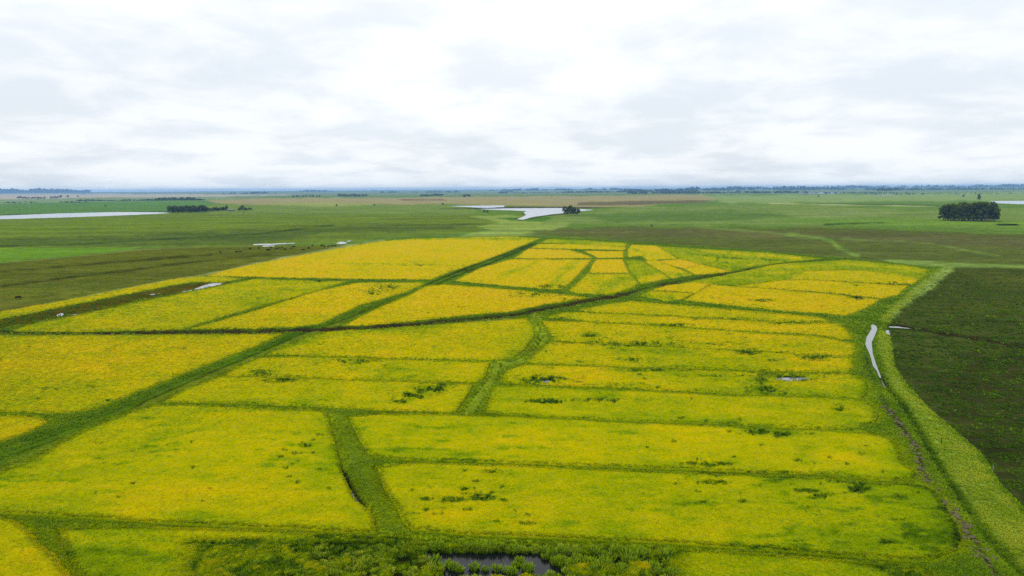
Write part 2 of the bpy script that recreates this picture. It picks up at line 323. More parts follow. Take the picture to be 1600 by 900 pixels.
# dark holes in the rice: centre, half size, strength
HOLES = [(1388,444,19,1.6,1),(1340,467,13,2.6,1),(1192,471,15,1.5,.9),(1275,561,21,3.6,1),(1237,592,36,6,1.1),(1312,641,8,4,.8),(920,526,13,2.6,1),
 (1168,552,13,3.5,1),(853,595,40,5.5,.95),(853,630,36,3.5,.8),(1003,581,50,2,.6),(555,567,28,2.2,.95),(440,597,26,3,.7),(411,585,16,2.5,.8),
 (628,630,14,3,.7),(648,621,26,6,.74),(672,611,28,6,.74),(700,604,18,2.5,.65),(478,699,13,4,.7),(706,784,20,4,.85),(755,782,20,6,.95),(772,740,24,2.5,.7),(723,768,5,2.5,.9),(463,757,8,2,.7),
 (1106,729,44,3,.95),(1115,758,30,3,.9),(1184,678,22,4,.9),(826,810,9,1.8,.8),(829,823,18,1.8,.7),(1341,768,17,8,1),(1258,771,22,3,.8),(1287,778,18,3,.85),
 (1223,682,22,4,.7),(1330,757,40,2.5,.6),(320,855,34,4,.8),(372,852,24,4,.9),(395,852,20,5,.9),(380,897,26,5,1),(303,890,5,8,.8),(500,846,14,4,.9),(566,860,20,8,1),(620,852,24,6,.9),
 (433,886,30,5,.8),(500,868,40,5,.7),(775,866,110,5,1.0),(1010,881,40,5,1),(1220,742,22,2,.7),(1120,742,60,2,.5),
 (870,449,20,2,.5),(860,449,14,1.5,.9),(498,440,10,1,1),(590,458,20,4,.35),(605,450,22,3,.45),(645,415,30,1,.5),(1390,893,26,8,1.1),(1420,905,30,8,1.1),
 (1050,510,22,2,.7),(1080,500,14,1.2,.8),(1150,500,30,1.3,.7),(1110,466,12,1,.3),(880,499,6,1,.7),(985,565,24,3,.6),(1000,540,100,3,.4),(970,603,36,2,.55),(1190,595,14,9,.6),
 (1195,612,20,5,.7),(720,424,20,3,.3),(900,470,24,2,.3),(835,462,30,3,.3),(940,628,60,2.5,.5),(1140,590,50,2,.35),(1230,506,40,2,.4),(660,784,14,2,.5),(735,800,12,2,.5)]
_r = np.random.default_rng(21)
for (xa, xb, ya, yb, n_) in ((980,1400,655,790,60),(640,820,730,830,34),(430,520,680,770,16),(150,340,670,790,16),(850,1260,500,645,46),(480,760,560,640,16),(0,300,540,640,16),(1060,1400,425,490,16),(640,900,450,500,12),(1240,1440,770,860,14)):
    for _ in range(n_):
        cy_ = ya + _r.random() * (yb - ya); sz_ = (cy_ - 300) / 450
        HOLES.append((xa + _r.random() * (xb - xa), cy_, (3 + 9 * _r.random()) * sz_, (.7 + 1.1 * _r.random()) * sz_, .42 + .4 * _r.random() ** 2))
# trails, seams and stripes inside plots: pixel line, half width, change of ripeness
STREAKS = [([(400,644),(361,654),(335,669),(289,683),(240,692),(219,706)],1.6,-.16),([(460,412),(560,413.5),(640,414),(730,417)],.7,-.3),([(400,424),(520,425),(700,422)],.6,-.12),
 ([(902,411),(878,430),(862,446)],5,-.24),([(840,410),(806,424),(780,433)],3,-.22),([(888,413),(850,440)],2,-.15),([(985,388),(998,393),(1007,400)],1.2,-.35),([(1080,398),(1160,406),(1230,408)],1,-.2),
 ([(1100,393),(1170,399),(1250,404)],1.6,.26),([(1100,404),(1150,410)],1.5,.18),([(1130,440),(1190,433),(1250,428)],1,-.2),([(1230,418),(1330,414),(1420,421)],1.2,.18),([(1100,441),(1180,434),(1230,428)],2,.16),
 ([(600,374.5),(720,373),(840,374)],2,-.35),([(936,455),(960,440),(985,434)],8,-.18),([(1000,440),(1040,434)],5,.28),([(1040,430),(1075,432)],4,-.25),([(1010,464),(1050,466)],4,-.18),
 ([(560,520),(640,516),(760,510)],5,-.1),([(440,545),(500,526)],8,-.18),([(1420,840),(1490,850)],16,-.2),([(1100,660),(1200,668)],6,-.1),([(0,560),(150,556),(300,548)],3,-.06),([(100,604),(260,588)],3,-.07),
 ([(480,470),(560,452)],2,-.08),([(1290,496),(1320,515)],6,-.12),([(950,548),(1100,556),(1220,566)],5,-.12),([(1040,586),(1200,600)],5,-.1),([(620,690),(760,690),(900,700)],6,.10),([(660,770),(800,790)],10,.05),([(380,700),(500,720)],12,.07),([(20,870),(60,880)],14,.10),([(1180,790),(1300,800)],10,.05)]
# water sheets (puddles, lagoons, canal)
WATER = [
 ('canal_water', [(1361,508),(1365,506.5),(1369,509),(1371,514),(1368,522),(1362,535),(1364,553),(1369,569),(1373,580),(1377,591),(1374,590),(1370,580),(1364,572),(1359,553),(1352,538),(1354,527),(1362,514)], 'bright narrow open canal winding beside the eastern grass bank'),
 ('canal_water', [(1376,594),(1378,595),(1384,606),(1381,605)], 'small leftover pool in the ditch just below the canal'),
 ('pond', [(664,866),(700,864),(760,863),(830,866),(900,868),(980,872),(1044,880),(1030,886),(960,888),(900,888),(872,895),(850,904),(800,908),(710,908),(690,896),(662,880)], 'dark pond with plant clumps among the weedy rice'),
 ('lagoon', [(L_,342),(0,337),(40,335.5),(90,333.5),(180,331.3),(255,331.8),(266,332.8),(250,334),(180,337),(110,339.5),(30,341.8),(0,342.5),(L_,352)], 'long pale lagoon beyond the green pasture by the dark tree row'),
 ('lagoon', [(745,326.5),(790,325.6),(880,325),(890,326.5),(905,326.5),(928,328.2),(906,330),(880,333.2),(862,335),(850,336.5),(836,338.5),(829,340),(818,343.3),(807,342.6),(815,339.5),(822,336),(818,332),(823,330),(800,328.8),(770,328)], 'branching silver lagoon beside the stand of five trees'),
 ('lagoon', [(700,322),(740,321.2),(788,320.8),(788,323.5),(760,325),(748,324.5)], 'flat pale lagoon arm behind the branching lagoon'),
 ('lagoon', [(1546,314),(1600,313.6),(1900,312),(1900,318),(1600,319),(1590,319),(1560,317.6)], 'pale lagoon behind the big eucalyptus grove'),
 ('puddle', [(396,381.6),(430,380.6),(460,379.6),(461,380.4),(435,381.8),(420,382.6),(396,382.8)], 'long thin puddle in the pasture behind the cattle'),
 ('puddle', [(408,384.4),(418,383.6),(430,384.2),(428,385),(412,385.2)], 'short puddle beside the long thin one near the cattle'),
 ('puddle', [(525,380.6),(531,377.6),(538,378.3),(543,380.2),(534,381.2)], 'small white puddle at the eastern end of the cattle pasture'),
 ('puddle', [(540,377),(549,375.6),(548,377),(543,377.6)], 'tiny puddle touching the white puddle by the cattle'),
 ('puddle', [(302,452),(318,446),(330,442.5),(346,441.5),(350,443.5),(338,446),(320,450),(308,453)], 'bright puddle at the head of the muddy wet strip'),
 ('puddle', [(284,455.5),(300,453),(301,454),(286,456.6)], 'narrow puddle just down the wet strip from the bright one'),
 ('puddle', [(233,460),(246,458.5),(258,457.5),(256,459),(236,461.6)], 'small broken puddle midway down the muddy wet strip'),
 ('puddle', [(88,492),(96,489),(100,490.6),(97,494),(90,495)], 'little puddle at the weedy foot of the wet strip'),
 ('puddle', [(112,491.6),(124,489.6),(125,491),(114,493)], 'sliver of water beside the puddle at the weedy foot of the wet strip'),
 ('puddle', [(1203,591.5),(1222,590),(1245,590.5),(1272,590),(1272,594),(1240,598),(1222,598),(1206,597)], 'flooded hole among weeds in the eastern rice strip'),
 ('puddle', [(842,596),(858,594),(862,597),(850,600),(843,599.5)], 'small pool in a weedy hole near the curved track'),
 ('puddle', [(1332,771),(1341,765),(1347,772),(1344,779),(1336,779)], 'dark pool in the torn rice near the clod-strewn bank'),
 ('puddle', [(547,771),(551,770),(560,785),(565,792),(560,790),(552,780)], 'sliver of ditch water beside the rutted track'),
 ('puddle', [(1384,517),(1388,515.5),(1391,519),(1390,524),(1385,523)], 'white puddle at the mouth of the muddy rut'),
 ('puddle', [(1388,510.5),(1398,510),(1412,511.6),(1424,513.6),(1410,513),(1390,512)], 'thin water film along the muddy rut'),
 ('puddle', [(1178,424),(1190,420),(1197,417.6),(1196,419.4),(1186,422.8)], 'glint of water in the eastern reach of the earth canal'),
 ('lagoon', [(1245,302.6),(1280,302.0),(1312,302.2),(1310,303.3),(1250,303.8)], 'distant pale water before the dark blue woods'),
 ('lagoon', [(1362,305.6),(1390,305),(1400,305.5),(1380,306.2)], 'thin distant water streak on the green eastern plain'),
]
# ditches: pixel line, half width m, depth m
CANAL = [(L_,521),(0,520.5),(200,521),(400,520),(470,518),(540,515),(640,508.5),(720,501),(800,494.5),(853,484),(920,471),(960,465.5),(985,459),(1000,453),(1030,446.5),(1087,435.5),(1140,428.5),(1175,421),(1212,413.5),(1250,411),(1320,405.5)]
RDITCH = [(1377,590),(1390,612),(1414,640),(1440,683),(1460,721),(1489,764),(1526,822),(1567,871),(1600,905),(1660,960)]
TDITCH = [(533,733),(541,748),(552,775),(566,793),(574,796)]
DITCH = [(CANAL, 2.4, 0.75), (RDITCH, 1.0, 0.6), (TDITCH, 0.9, 0.8)]
CLODS = [(1352,560),(1357,580),(1371,612),(1385,640),(1414,678),(1431,704),(1440,735),(1451,764),(1471,784),(1500,819),(1523,854),(1547,894),(1590,950)]
RUTS = [[(838,505),(845,517),(847,530),(835,548),(812,563),(795,568)],[(832,505),(839,517),(841,530),(829,547),(806,561),(788,567)],
        [(770,572),(764,592),(752,608),(737,628),(724,647)],[(783,571),(778,592),(768,607),(754,628),(742,648)],
        [(520,655),(532,690),(545,720)],[(536,655),(552,690),(568,716)],[(545,655),(562,690),(573,712)],[(585,735),(600,770),(618,815)],
        [(0,722),(90,690),(180,655),(240,625),(330,585),(400,556),(470,525),(530,505),(620,468),(690,436),(760,409),(830,382)],
        [(0,736),(95,702),(190,662),(250,632),(340,590),(405,562),(480,530),(540,508),(630,470),(700,438),(770,411),(838,382)]]
def grow(poly, e):
    P = np.asarray(poly, float); n = len(P); ar = 0.5 * sum(P[i][0] * P[(i + 1) % n][1] - P[(i + 1) % n][0] * P[i][1] for i in range(n)); sg = 1 if ar > 0 else -1; out_ = []
    for i in range(n):
        a, b_, c_ = P[i - 1], P[i], P[(i + 1) % n]; n1_ = np.array([b_[1] - a[1], a[0] - b_[0]]); n2_ = np.array([c_[1] - b_[1], b_[0] - c_[0]])
        nn = n1_ / (np.hypot(*n1_) + 1e-9) + n2_ / (np.hypot(*n2_) + 1e-9); nn = nn / max(np.hypot(*nn), .7); out_.append(tuple(b_ + sg * nn * (e * 1.1, e)))
    return out_
for k_, v in list(PLOTS.items()):
    ym = sum(q[1] for q in v[0]) / len(v[0]); PLOTS[k_] = (grow(v[0], float(np.clip((ym - 400) / 130, .95, 1.6))),) + v[1:]
PG = {k: np.stack(gxy(*np.array(v[0], float).T), -1) for k, v in PLOTS.items()}
DG = [(np.stack(gxy(*np.array(l, float).T), -1), hw, dp) for l, hw, dp in DITCH]
RG = [np.stack(gxy(*np.array(l, float).T), -1) for l in RUTS]
CLG = np.stack(gxy(*np.array(CLODS, float).T), -1)
WG = [np.stack(gxy(*np.array(p_, float).T), -1) for _, p_, _ in WATER]

POND = [p_ for n_, p_, _ in WATER if n_ == 'pond'][0]
DITCH_GAP = [(530,730),(539,733),(548,748),(557,766),(570,785),(578,799),(568,797),(552,780),(541,757)]
def hole(px, py, sub=None):
    """0..1: how far the crop is missing at a place"""
    nz = vnoise(px / 7.0, py / 2.6, 31) * 0.6 + vnoise(px / 3.0, py / 1.3, 32) * 0.4
    best = np.zeros(px.shape)
    for (cx, cyy, rx, ry, s) in HOLES:
        d = np.hypot((px - cx) / rx, (py - cyy) / ry)
        k = d < 1.6
        if k.any(): best[k] = np.maximum(best[k], s * (1.35 - d[k]) * 0.9 + (nz[k] - 0.5) * 1.5 * np.clip(1.5 - d[k], 0, 1))
    wz = sstep(py, 850, 860) * (1 - sstep(px, 1010, 1060)) * sstep(px, 340, 560) * (py > 840)
    k = wz > 0
    if k.any(): gx_, gy_ = gxy(px[k], py[k]); best[k] = np.maximum(best[k], wz[k] * sstep(fbm(gx_ / 1.9, gy_ / 1.9, 57, 2), .40, .56) * 1.1)
    k = pip(px, py, POND) | pip(px, py, DITCH_GAP); best[k] = 1.2
    return sstep(best, 0.35, 0.62), np.clip(best * 1.5, 0, 1)
def in_plots(px, py):
    k = np.zeros(px.shape, bool)
    for v in PLOTS.values(): k |= pip(px, py, v[0])
    return k
def plot_dist(x, y):
    d = np.full(x.shape, 1e9)
    for g in PG.values(): d = np.minimum(d, segdist(x, y, g, True))
    return d
def ground_h(x, y, px=None, py=None):
    """levee banks, ditches and water beds near by, swells far away"""
    x = np.asarray(x, float); y = np.asarray(y, float)
    if px is None: px, py = project(x, y, 0.0)
    z = relief(x, y)
    near = (np.hypot(x, y) < 760) & (y > 0)
    k = np.zeros(x.shape, bool); k[near] = pip(px[near], py[near], COMPLEX)
    if k.any():
        xs, ys, pxs, pys = x[k], y[k], px[k], py[k]
        inp = in_plots(pxs, pys); d = plot_dist(xs, ys)
        edge = sstep(segdist(pxs, pys, COMPLEX, True), 0, 5)
        h = np.where(inp, 0.0, 0.52 * (1 - np.exp(-(d / 0.7) ** 2)) * edge * (0.7 + 0.6 * vnoise(xs / 3, ys / 3, 3)))
        for g, hw, dp in DG:
            h = h - dp * np.exp(-(segdist(xs, ys, g) / hw) ** 2) * np.where(inp & (dp < .8), 0, 1)
        for g in RG: h = h - 0.12 * np.exp(-(segdist(xs, ys, g) / 0.5) ** 2)
        z[k] += h
    nr = np.hypot(x, y) < 2600
    for g in WG:
        lo = g.min(0) - 6; hi = g.max(0) + 6
        s = nr & (x > lo[0]) & (x < hi[0]) & (y > lo[1]) & (y < hi[1])
        if s.any():
            sd = sdpoly(x[s], y[s], g); z[s] = np.where(sd < 1.3, np.minimum(z[s], -0.1), z[s])
    return z

# ------------------------------------------------------------------ ground colours (outline in pixels, colour, softness in pixels)
WETSTRIP = [(0,503),(93,484),(187,465),(267,450),(310,443),(352,441.5),(365,444),(320,452),(240,467),(133,490),(40,509),(0,517),(L_,590),(L_,575)]
def band(pts, wd): return ('line', pts, wd)
ZONES = [
 ([(L_,338),(0,340),(260,333),(740,333),(775,345),(750,360),(700,366),(600,371),(540,379),(400,383),(200,387),(L_,394)], (106,128,50), 3),
 ([(L_,347),(0,345),(500,338),(640,338),(450,350),(200,358),(0,366),(L_,372)], (110,134,44), 7),
 ([(L_,378),(0,374),(200,368),(420,358),(620,352),(740,348),(700,358),(520,364),(420,378),(200,385),(0,384)], (88,108,50), 6),
 (band([(0,385),(100,383),(250,374),(400,366),(520,352)], 0.8), (58,80,34), 1.5),
 ([(L_,430),(0,411),(120,400),(220,390),(400,384),(545,383),(600,375),(560,384),(475,399),(400,413),(325,431),(187,455),(0,490),(L_,550)], (100,108,40), 2),
 (band([(0,448),(120,432),(300,410),(420,398)], 1.2), (62,66,22), 3),
 (band([(0,425),(150,412),(330,398)], 1.0), (66,70,24), 3),
 ([(L_,388),(0,388),(180,386.5),(212,388),(150,396),(60,404),(0,410),(L_,425)], (104,144,46), 1.2),
 (band([(0,411),(60,406),(150,398),(215,390),(330,385.5),(400,384)], 0.7), (120,128,62), 1.2),
 ([(735,338),(760,337),(850,336),(900,345),(880,356),(850,369),(700,371),(740,364),(765,359),(745,354),(780,347)], (138,160,78), 2),
 ([(772,340),(850,337.5),(900,342),(850,346),(800,345)], (80,122,42), 1.5),
 ([(880,330),(1000,324),(1250,318),(1470,330),(1600,326),(1900,330),(1900,362),(1600,356),(1400,352),(1200,352),(1000,350),(850,349)], (118,142,74), 5),
 ([(900,335),(1050,330),(1200,330),(1250,340),(1100,345),(950,346)], (96,126,62), 6),
 ([(1180,345),(1300,340),(1470,342),(1600,346),(1900,350),(1900,368),(1600,361),(1500,356),(1350,352)], (112,146,60), 3),
 ([(1220,330),(1330,326),(1400,332),(1330,340),(1240,338)], (126,146,84), 5),
 ([(810,367),(850,359),(950,354),(1100,357),(1200,357),(1300,355),(1420,360),(1520,364),(1600,366),(1900,374),(1900,424),(1600,415),(1440,409),(1380,412),(1320,402),(1280,402),(1200,393),(1075,386),(985,378),(900,371)], (94,106,52), 4),
 ([(850,361),(1000,357),(1200,361),(1420,364),(1600,372),(1900,380),(1900,392),(1600,388),(1300,376),(1100,370),(950,367)], (100,104,62), 5),
 (band([(1230,366),(1300,375),(1310,388),(1340,400)], 2.2), (116,146,66), 4),
 (band([(1080,353),(1150,359),(1300,372),(1450,380),(1560,400)], 0.8), (112,136,66), 3),
 ([(1370,404),(1480,410),(1600,414.5),(1900,424),(1900,430),(1600,419),(1495,417),(1400,413)], (126,152,74), 1.5),
 ([(1480,418),(1600,421),(1900,431),(1900,1100),(1640,830),(1600,800),(1564,761),(1532,709),(1489,672),(1451,640),(1421,607),(1397,575),(1392,535),(1385,512),(1400,490),(1440,455)], (72,84,36), 2.5),
 ([(1500,421),(1900,432),(1900,480),(1640,462),(1540,440)], (84,92,42), 12),
 ([(1425,590),(1600,540),(1900,560),(1900,1100),(1640,830),(1564,761),(1489,672)], (60,66,32), 40),
 (band([(1392,508),(1456,518),(1573,537),(1700,552)], 2.8), (50,42,32), 2),
 (COMPLEX, (84,116,22), 1.5),
 (band([(838,500),(846,517),(847,530),(835,548),(812,563),(795,568),(772,575),(768,595),(752,618),(730,648)], 8), (128,150,34), 3),
 (band([(522,650),(545,700),(578,740),(600,790),(615,830)], 16), (100,124,24), 6), (band([(535,655),(560,700),(572,716)], 1.6), (140,150,40), 1.5),
 (band([(0,738),(90,700),(180,662),(240,630),(330,590),(400,562),(470,530),(530,507)], 6), (114,128,34), 5),
 (band([(0,489),(107,469.5),(187,453),(267,437.5),(325,428.5),(400,411.5),(475,397),(550,383),(600,375.5)], 1.2), (150,158,100), 1.5),
 ([(1476,416),(1492,418),(1455,452),(1412,480),(1390,505),(1371,504),(1384,492),(1425,455)], (138,162,78), 4),
 ([(1376,512),(1390,528),(1396,575),(1415,610),(1445,640),(1480,672),(1525,712),(1556,765),(1600,810),(1700,930),(1640,950),(1590,880),(1535,815),(1494,757),(1470,721),(1445,678),(1419,635),(1390,600),(1378,565),(1370,535)], (134,160,60), 5),
 (WETSTRIP, (88,80,20), 1.5),
 (band([(0,712),(90,676),(180,642),(240,612),(330,573),(400,548),(470,520),(520,502)], 6), (66,108,22), 5),
 *[(band(r_, 1.3), (46,66,12), 1.2) for r_ in RUTS],
 (band(CANAL[1:13], 3.0), (56,46,32), 2), (band(CANAL[12:18], 1.7), (62,58,34), 2), (band(CANAL[17:], .8), (76,92,34), 1.5),
 (band([(0,525),(200,525.5),(400,524.5),(440,523)], 0.7), (120,110,84), 0.8),
 (band([(540,519.5),(640,513.5),(720,506),(800,500)], 0.6), (140,130,100), 0.8),
 (band(CLODS[3:], 3.2), (64,54,40), 3), (band(CLODS[:4], 3.5), (70,66,44), 5),
 (band(RDITCH, 4), (58,62,20), 5), (band(TDITCH, 4), (18,24,10), 3),
 # far country
 (band([(L_,340),(0,336),(90,332.6),(180,330.4),(262,331)], .7), (54,66,48), 1), (band([(820,331),(816,338),(806,342.5),(812,344.5),(830,341),(862,336),(905,331.5)], .8), (62,62,44), 1.2),
 ([(L_,318),(0,317),(130,315),(265,314),(330,316),(330,322),(265,330),(180,331),(0,335),(L_,340)], (94,134,76), 1.5),
 ([(300,322),(420,316),(700,320),(745,327),(740,334),(400,334),(330,334)], (116,140,72), 2),
 ([(320,312),(420,309.5),(700,308),(900,306),(1100,304),(1130,312),(1000,322),(900,324),(700,319),(420,320),(340,318)], (156,150,108), 2),
 ([(620,311),(690,311),(700,313.5),(630,313.5)], (132,112,92), 1), ([(400,319),(500,316),(600,319),(500,323)], (150,160,96), 2),
 ([(905,316),(1000,314),(1110,312.5),(1100,317),(980,320.5),(900,321)], (112,108,84), 1.2),
 ([(780,323.6),(870,323),(960,324.6),(870,326),(750,326.6),(690,326)], (74,68,56), 1),
 ([(L_,304),(0,303.5),(200,303),(330,303.5),(470,304.5),(330,307.5),(150,309),(0,312),(L_,314)], (182,174,156), 1.5),
 ([(L_,313),(0,312),(150,309.5),(330,308.5),(420,309),(330,312),(150,315),(0,318)], (128,150,110), 1.2),
 ([(1100,306),(1300,304),(1600,300),(1900,299),(1900,312),(1600,313),(1300,316),(1140,318)], (134,158,96), 3),
 (band([(1250,318.8),(1320,319),(1470,321.5)], 0.7), (60,84,30), 0.8), (band([(1200,317.6),(1330,320.5),(1460,322.5)], 0.5), (168,180,120), 0.8),
 (band([(1290,351),(1380,347.5)], 0.8), (60,96,30), 2), (band([(1560,351.3),(1590,351)], 1.0), (34,40,20), 1),
]
def zone_colours(px, py):
    n = len(px); col = np.tile(lin((100, 132, 56)), (n, 1))
    py_h = 300 - 0.0056 * px
    far = 1 - sstep(py - py_h, 6, 12); col = col * (1 - far[:, None]) + lin((118, 138, 104)) * far[:, None]
    nz = (vnoise(px / 22.0, py / 4.0, 71) + .6 * vnoise(px / 6.0, py / 2.0, 72) - 0.8) * 0.9
    for poly, c, soft in ZONES:
        line = poly[0] == 'line'; P = np.asarray(poly[1] if line else poly, float); pad = soft * 2 + (poly[2] if line else 0) + 2
        s = (px > P[:, 0].min() - pad) & (px < P[:, 0].max() + pad) & (py > P[:, 1].min() - pad) & (py < P[:, 1].max() + pad)
        if not s.any(): continue
        d = segdist(px[s], py[s], P) - poly[2] if line else sdpoly(px[s], py[s], P)
        a = sstep(-d / soft + nz[s], -0.7, 0.7)[:, None]
        col[s] = col[s] * (1 - a) + lin(c) * a
    k = (py < 1000) & (py > 360) & pip(px, py, COMPLEX)
    if k.any():
        x, y = gxy(px[k], py[k]); d = plot_dist(x, y); a = (.8 * np.exp(-(d / 1.5) ** 2) * sstep(segdist(px[k], py[k], CANAL), 2, 5))[:, None]; col[k] = col[k] * (1 - a) + lin((136, 156, 12)) * a
    hk = hole(px, py)[0][:, None]; k = hk[:, 0] > 0.01
    if k.any(): col[k] = col[k] * (1 - hk[k]) + lin((34, 38, 16)) * hk[k]
    x, y = gxy(px, np.maximum(py, 300 - .0056 * px + 4)); T = np.exp(-SIGMA * np.minimum(np.hypot(x, y), 2500))[:, None]
    col = np.maximum((col - (1 - T) * HAZE_L) / T, col * .35)          # colours were read through the air between
    return col / EXPO

# ------------------------------------------------------------------ the ground sheet, out to the horizon
az_f = np.radians(np.concatenate([np.arange(-180, -44, 4.0), np.arange(-44, 44, 0.2), np.arange(44, 180, 4.0)]))
pp = np.concatenate([np.arange(760, 160, -1.6), np.arange(160, 12, -0.8), np.arange(12, 2.4, -0.35), [2.3, 2.05]])
rr = np.concatenate([[8.0, 30.0], CAM_H * FPX / pp])
R_, Z_ = np.meshgrid(rr, az_f, indexing='ij')
gx, gy = (R_ * np.sin(Z_)).ravel(), (R_ * np.cos(Z_)).ravel()
gz = ground_h(gx, gy); gpx, gpy = project(gx, gy, relief(gx, gy))
gcol = zone_colours(gpx, gpy)
nr_, na_ = R_.shape
ii, jj = np.meshgrid(np.arange(nr_ - 1), np.arange(na_), indexing='ij'); j2 = (jj + 1) % na_
GF = np.stack([ii * na_ + jj, ii * na_ + j2, (ii + 1) * na_ + j2, (ii + 1) * na_ + jj], -1).reshape(-1, 4)[:, ::-1]
cen = len(gx); GV = np.concatenate([np.stack([gx, gy, gz], -1), [[0, 0, 0]]])
gcol = np.concatenate([gcol, gcol[:1]])
tri = np.array([[cen, j, (j + 1) % na_, (j + 1) % na_] for j in range(na_)])
gm = mesh_np('ground', GV, np.ascontiguousarray(GF), M['ground'], True, {'col': ('FLOAT_COLOR', gcol)})
ground = obj('ground', gm); tag(ground, kind='structure')
fan = obj('ground', mesh_np('ground', np.concatenate([GV[:na_], [[0, 0, 0]]]), [[na_, (j + 1) % na_, j] for j in range(na_)], M['ground'], False, {'col': ('FLOAT_COLOR', np.concatenate([gcol[:na_], gcol[:1]]))}))
tag(fan, kind='structure')

# ------------------------------------------------------------------ polygon sheets
def densify(poly, step, jit, seed):
    P = np.asarray(poly, float); out = []
    rg = np.random.default_rng(seed)
    for i in range(len(P)):
        a, b_ = P[i], P[(i + 1) % len(P)]; L = np.hypot(*(b_ - a)); n = max(1, int(L / step))
        for k in range(n):
            q = a + (b_ - a) * k / n
            out.append(q + (rg.random(2) - 0.5) * (jit * 1.6, jit) * (0 if (k == 0 and L > 150) else 1))
    return np.array(out)
def sheet(poly, sx, sy, seed, jit):
    """triangulated patch in pixel space: boundary plus jittered inner points"""
    Bp = densify(poly, sx, jit, seed)
    lo, hi = Bp.min(0), Bp.max(0)
    X, Y = np.meshgrid(np.arange(lo[0] + sx / 2, hi[0], sx), np.arange(lo[1] + sy / 2, hi[1], sy)); X = X.ravel(); Y = Y.ravel()
    rg = np.random.default_rng(seed + 1); X = X + (rg.random(len(X)) - .5) * sx * .7; Y = Y + (rg.random(len(Y)) - .5) * sy * .7
    k = pip(X, Y, Bp)
    if k.any(): X, Y = X[k], Y[k]; d = segdist(X, Y, Bp, True); k = d > min(sx, sy) * 0.35; X, Y = X[k], Y[k]
    else: X, Y = X[:0], Y[:0]
    pts = [Vector(q) for q in Bp] + [Vector(q) for q in zip(X, Y)]; n = len(Bp)
    vo, eo, fo, ov, oe, of = delaunay_2d_cdt(pts, [], [list(range(n))], 1, 1e-5)
    V = np.array([[v.x, v.y] for v in vo]); F = np.array([list(f) for f in fo if len(f) == 3], int)
    return V, F
def orient(V, F):
    a = V[F[:, 1], :2] - V[F[:, 0], :2]; b_ = V[F[:, 2], :2] - V[F[:, 0], :2]
    k = a[:, 0] * b_[:, 1] - a[:, 1] * b_[:, 0] < 0; F[k] = F[k][:, ::-1]; return F

# water
for i, (nm, poly, label) in enumerate(WATER):
    V2, F = sheet(poly, 5, 2.5, 500 + i, 0.5 if nm != 'lagoon' else 0.25)
    x, y = gxy(V2[:, 0], V2[:, 1]); r = np.hypot(x, y).mean()
    z = np.full(len(x), 0.03 + (0.05 if r > 700 else 0) + (float(relief(x, y).max()) + 0.5 if r > 2900 else 0))
    V = np.stack([x, y, z], -1)
    o = obj(nm, mesh_np(nm, V, orient(V, F), M['silt' if nm in ('canal_water', 'puddle') and 'dark' not in label and 'ditch' not in label else 'water'])); tag(o, label, nm.replace('_', ' '), kind='structure')

# ------------------------------------------------------------------ plants drawn as tufts of blades
def tuft_mesh(name, nb, hgt, spread, wid, lean, mat, seed):
    rg = random.Random(seed); V = []; F = []; hh = []
    for k in range(nb):
        a = rg.uniform(0, 6.283); r = spread * math.sqrt(rg.random()) * 0.6; x, y = r * math.cos(a), r * math.sin(a)
        b_ = a + rg.uniform(-.9, .9); h = hgt * rg.uniform(.55, 1.0); ln = lean * rg.uniform(.3, 1.0)
        c_ = rg.uniform(0, 6.283); wx, wy = math.cos(c_) * wid, math.sin(c_) * wid
        i0 = len(V)
        mx, my = x + math.cos(b_) * ln * .35, y + math.sin(b_) * ln * .35; tx, ty = x + math.cos(b_) * ln, y + math.sin(b_) * ln
        V += [(x - wx, y - wy, 0), (x + wx, y + wy, 0), (mx + wx, my + wy, h * .65), (mx - wx, my - wy, h * .65), (tx, ty, h)]
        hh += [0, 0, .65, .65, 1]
        F += [(i0, i0 + 1, i0 + 2, i0 + 3), (i0 + 3, i0 + 2, i0 + 4)]
    return mesh_np(name, np.array(V), F, mat, True, {'h': ('FLOAT', hh)})
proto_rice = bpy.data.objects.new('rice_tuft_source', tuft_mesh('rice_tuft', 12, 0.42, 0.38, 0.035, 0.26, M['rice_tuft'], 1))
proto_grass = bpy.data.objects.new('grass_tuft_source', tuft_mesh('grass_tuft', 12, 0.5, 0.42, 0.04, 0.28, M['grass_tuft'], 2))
def scatter_tree(name, src):
    g = bpy.data.node_groups.new(name, 'GeometryNodeTree')
    g.interface.new_socket('Geometry', in_out='INPUT', socket_type='NodeSocketGeometry'); g.interface.new_socket('Geometry', in_out='OUTPUT', socket_type='NodeSocketGeometry')
    gi = g.nodes.new('NodeGroupInput'); go = g.nodes.new('NodeGroupOutput'); ip = g.nodes.new('GeometryNodeInstanceOnPoints'); oi = g.nodes.new('GeometryNodeObjectInfo')
    mp = g.nodes.new('GeometryNodeMeshToPoints'); g.links.new(gi.outputs[0], mp.inputs[0])
    oi.inputs['Object'].default_value = src; g.links.new(oi.outputs['Geometry'], ip.inputs['Instance'])
    for an, sock in (('rot', 'Rotation'), ('scl', 'Scale')):
        na = g.nodes.new('GeometryNodeInputNamedAttribute'); na.data_type = 'FLOAT_VECTOR'; na.inputs['Name'].default_value = an
        if sock == 'Rotation':
            er = g.nodes.new('FunctionNodeEulerToRotation'); g.links.new(na.outputs['Attribute'], er.inputs[0]); g.links.new(er.outputs[0], ip.inputs[sock])
        else: g.links.new(na.outputs['Attribute'], ip.inputs[sock])
    g.links.new(mp.outputs[0], ip.inputs['Points']); g.links.new(ip.outputs[0], go.inputs[0])
    return g
GN_RICE = scatter_tree('scatter_rice', proto_rice); GN_GRASS = scatter_tree('scatter_grass', proto_grass)
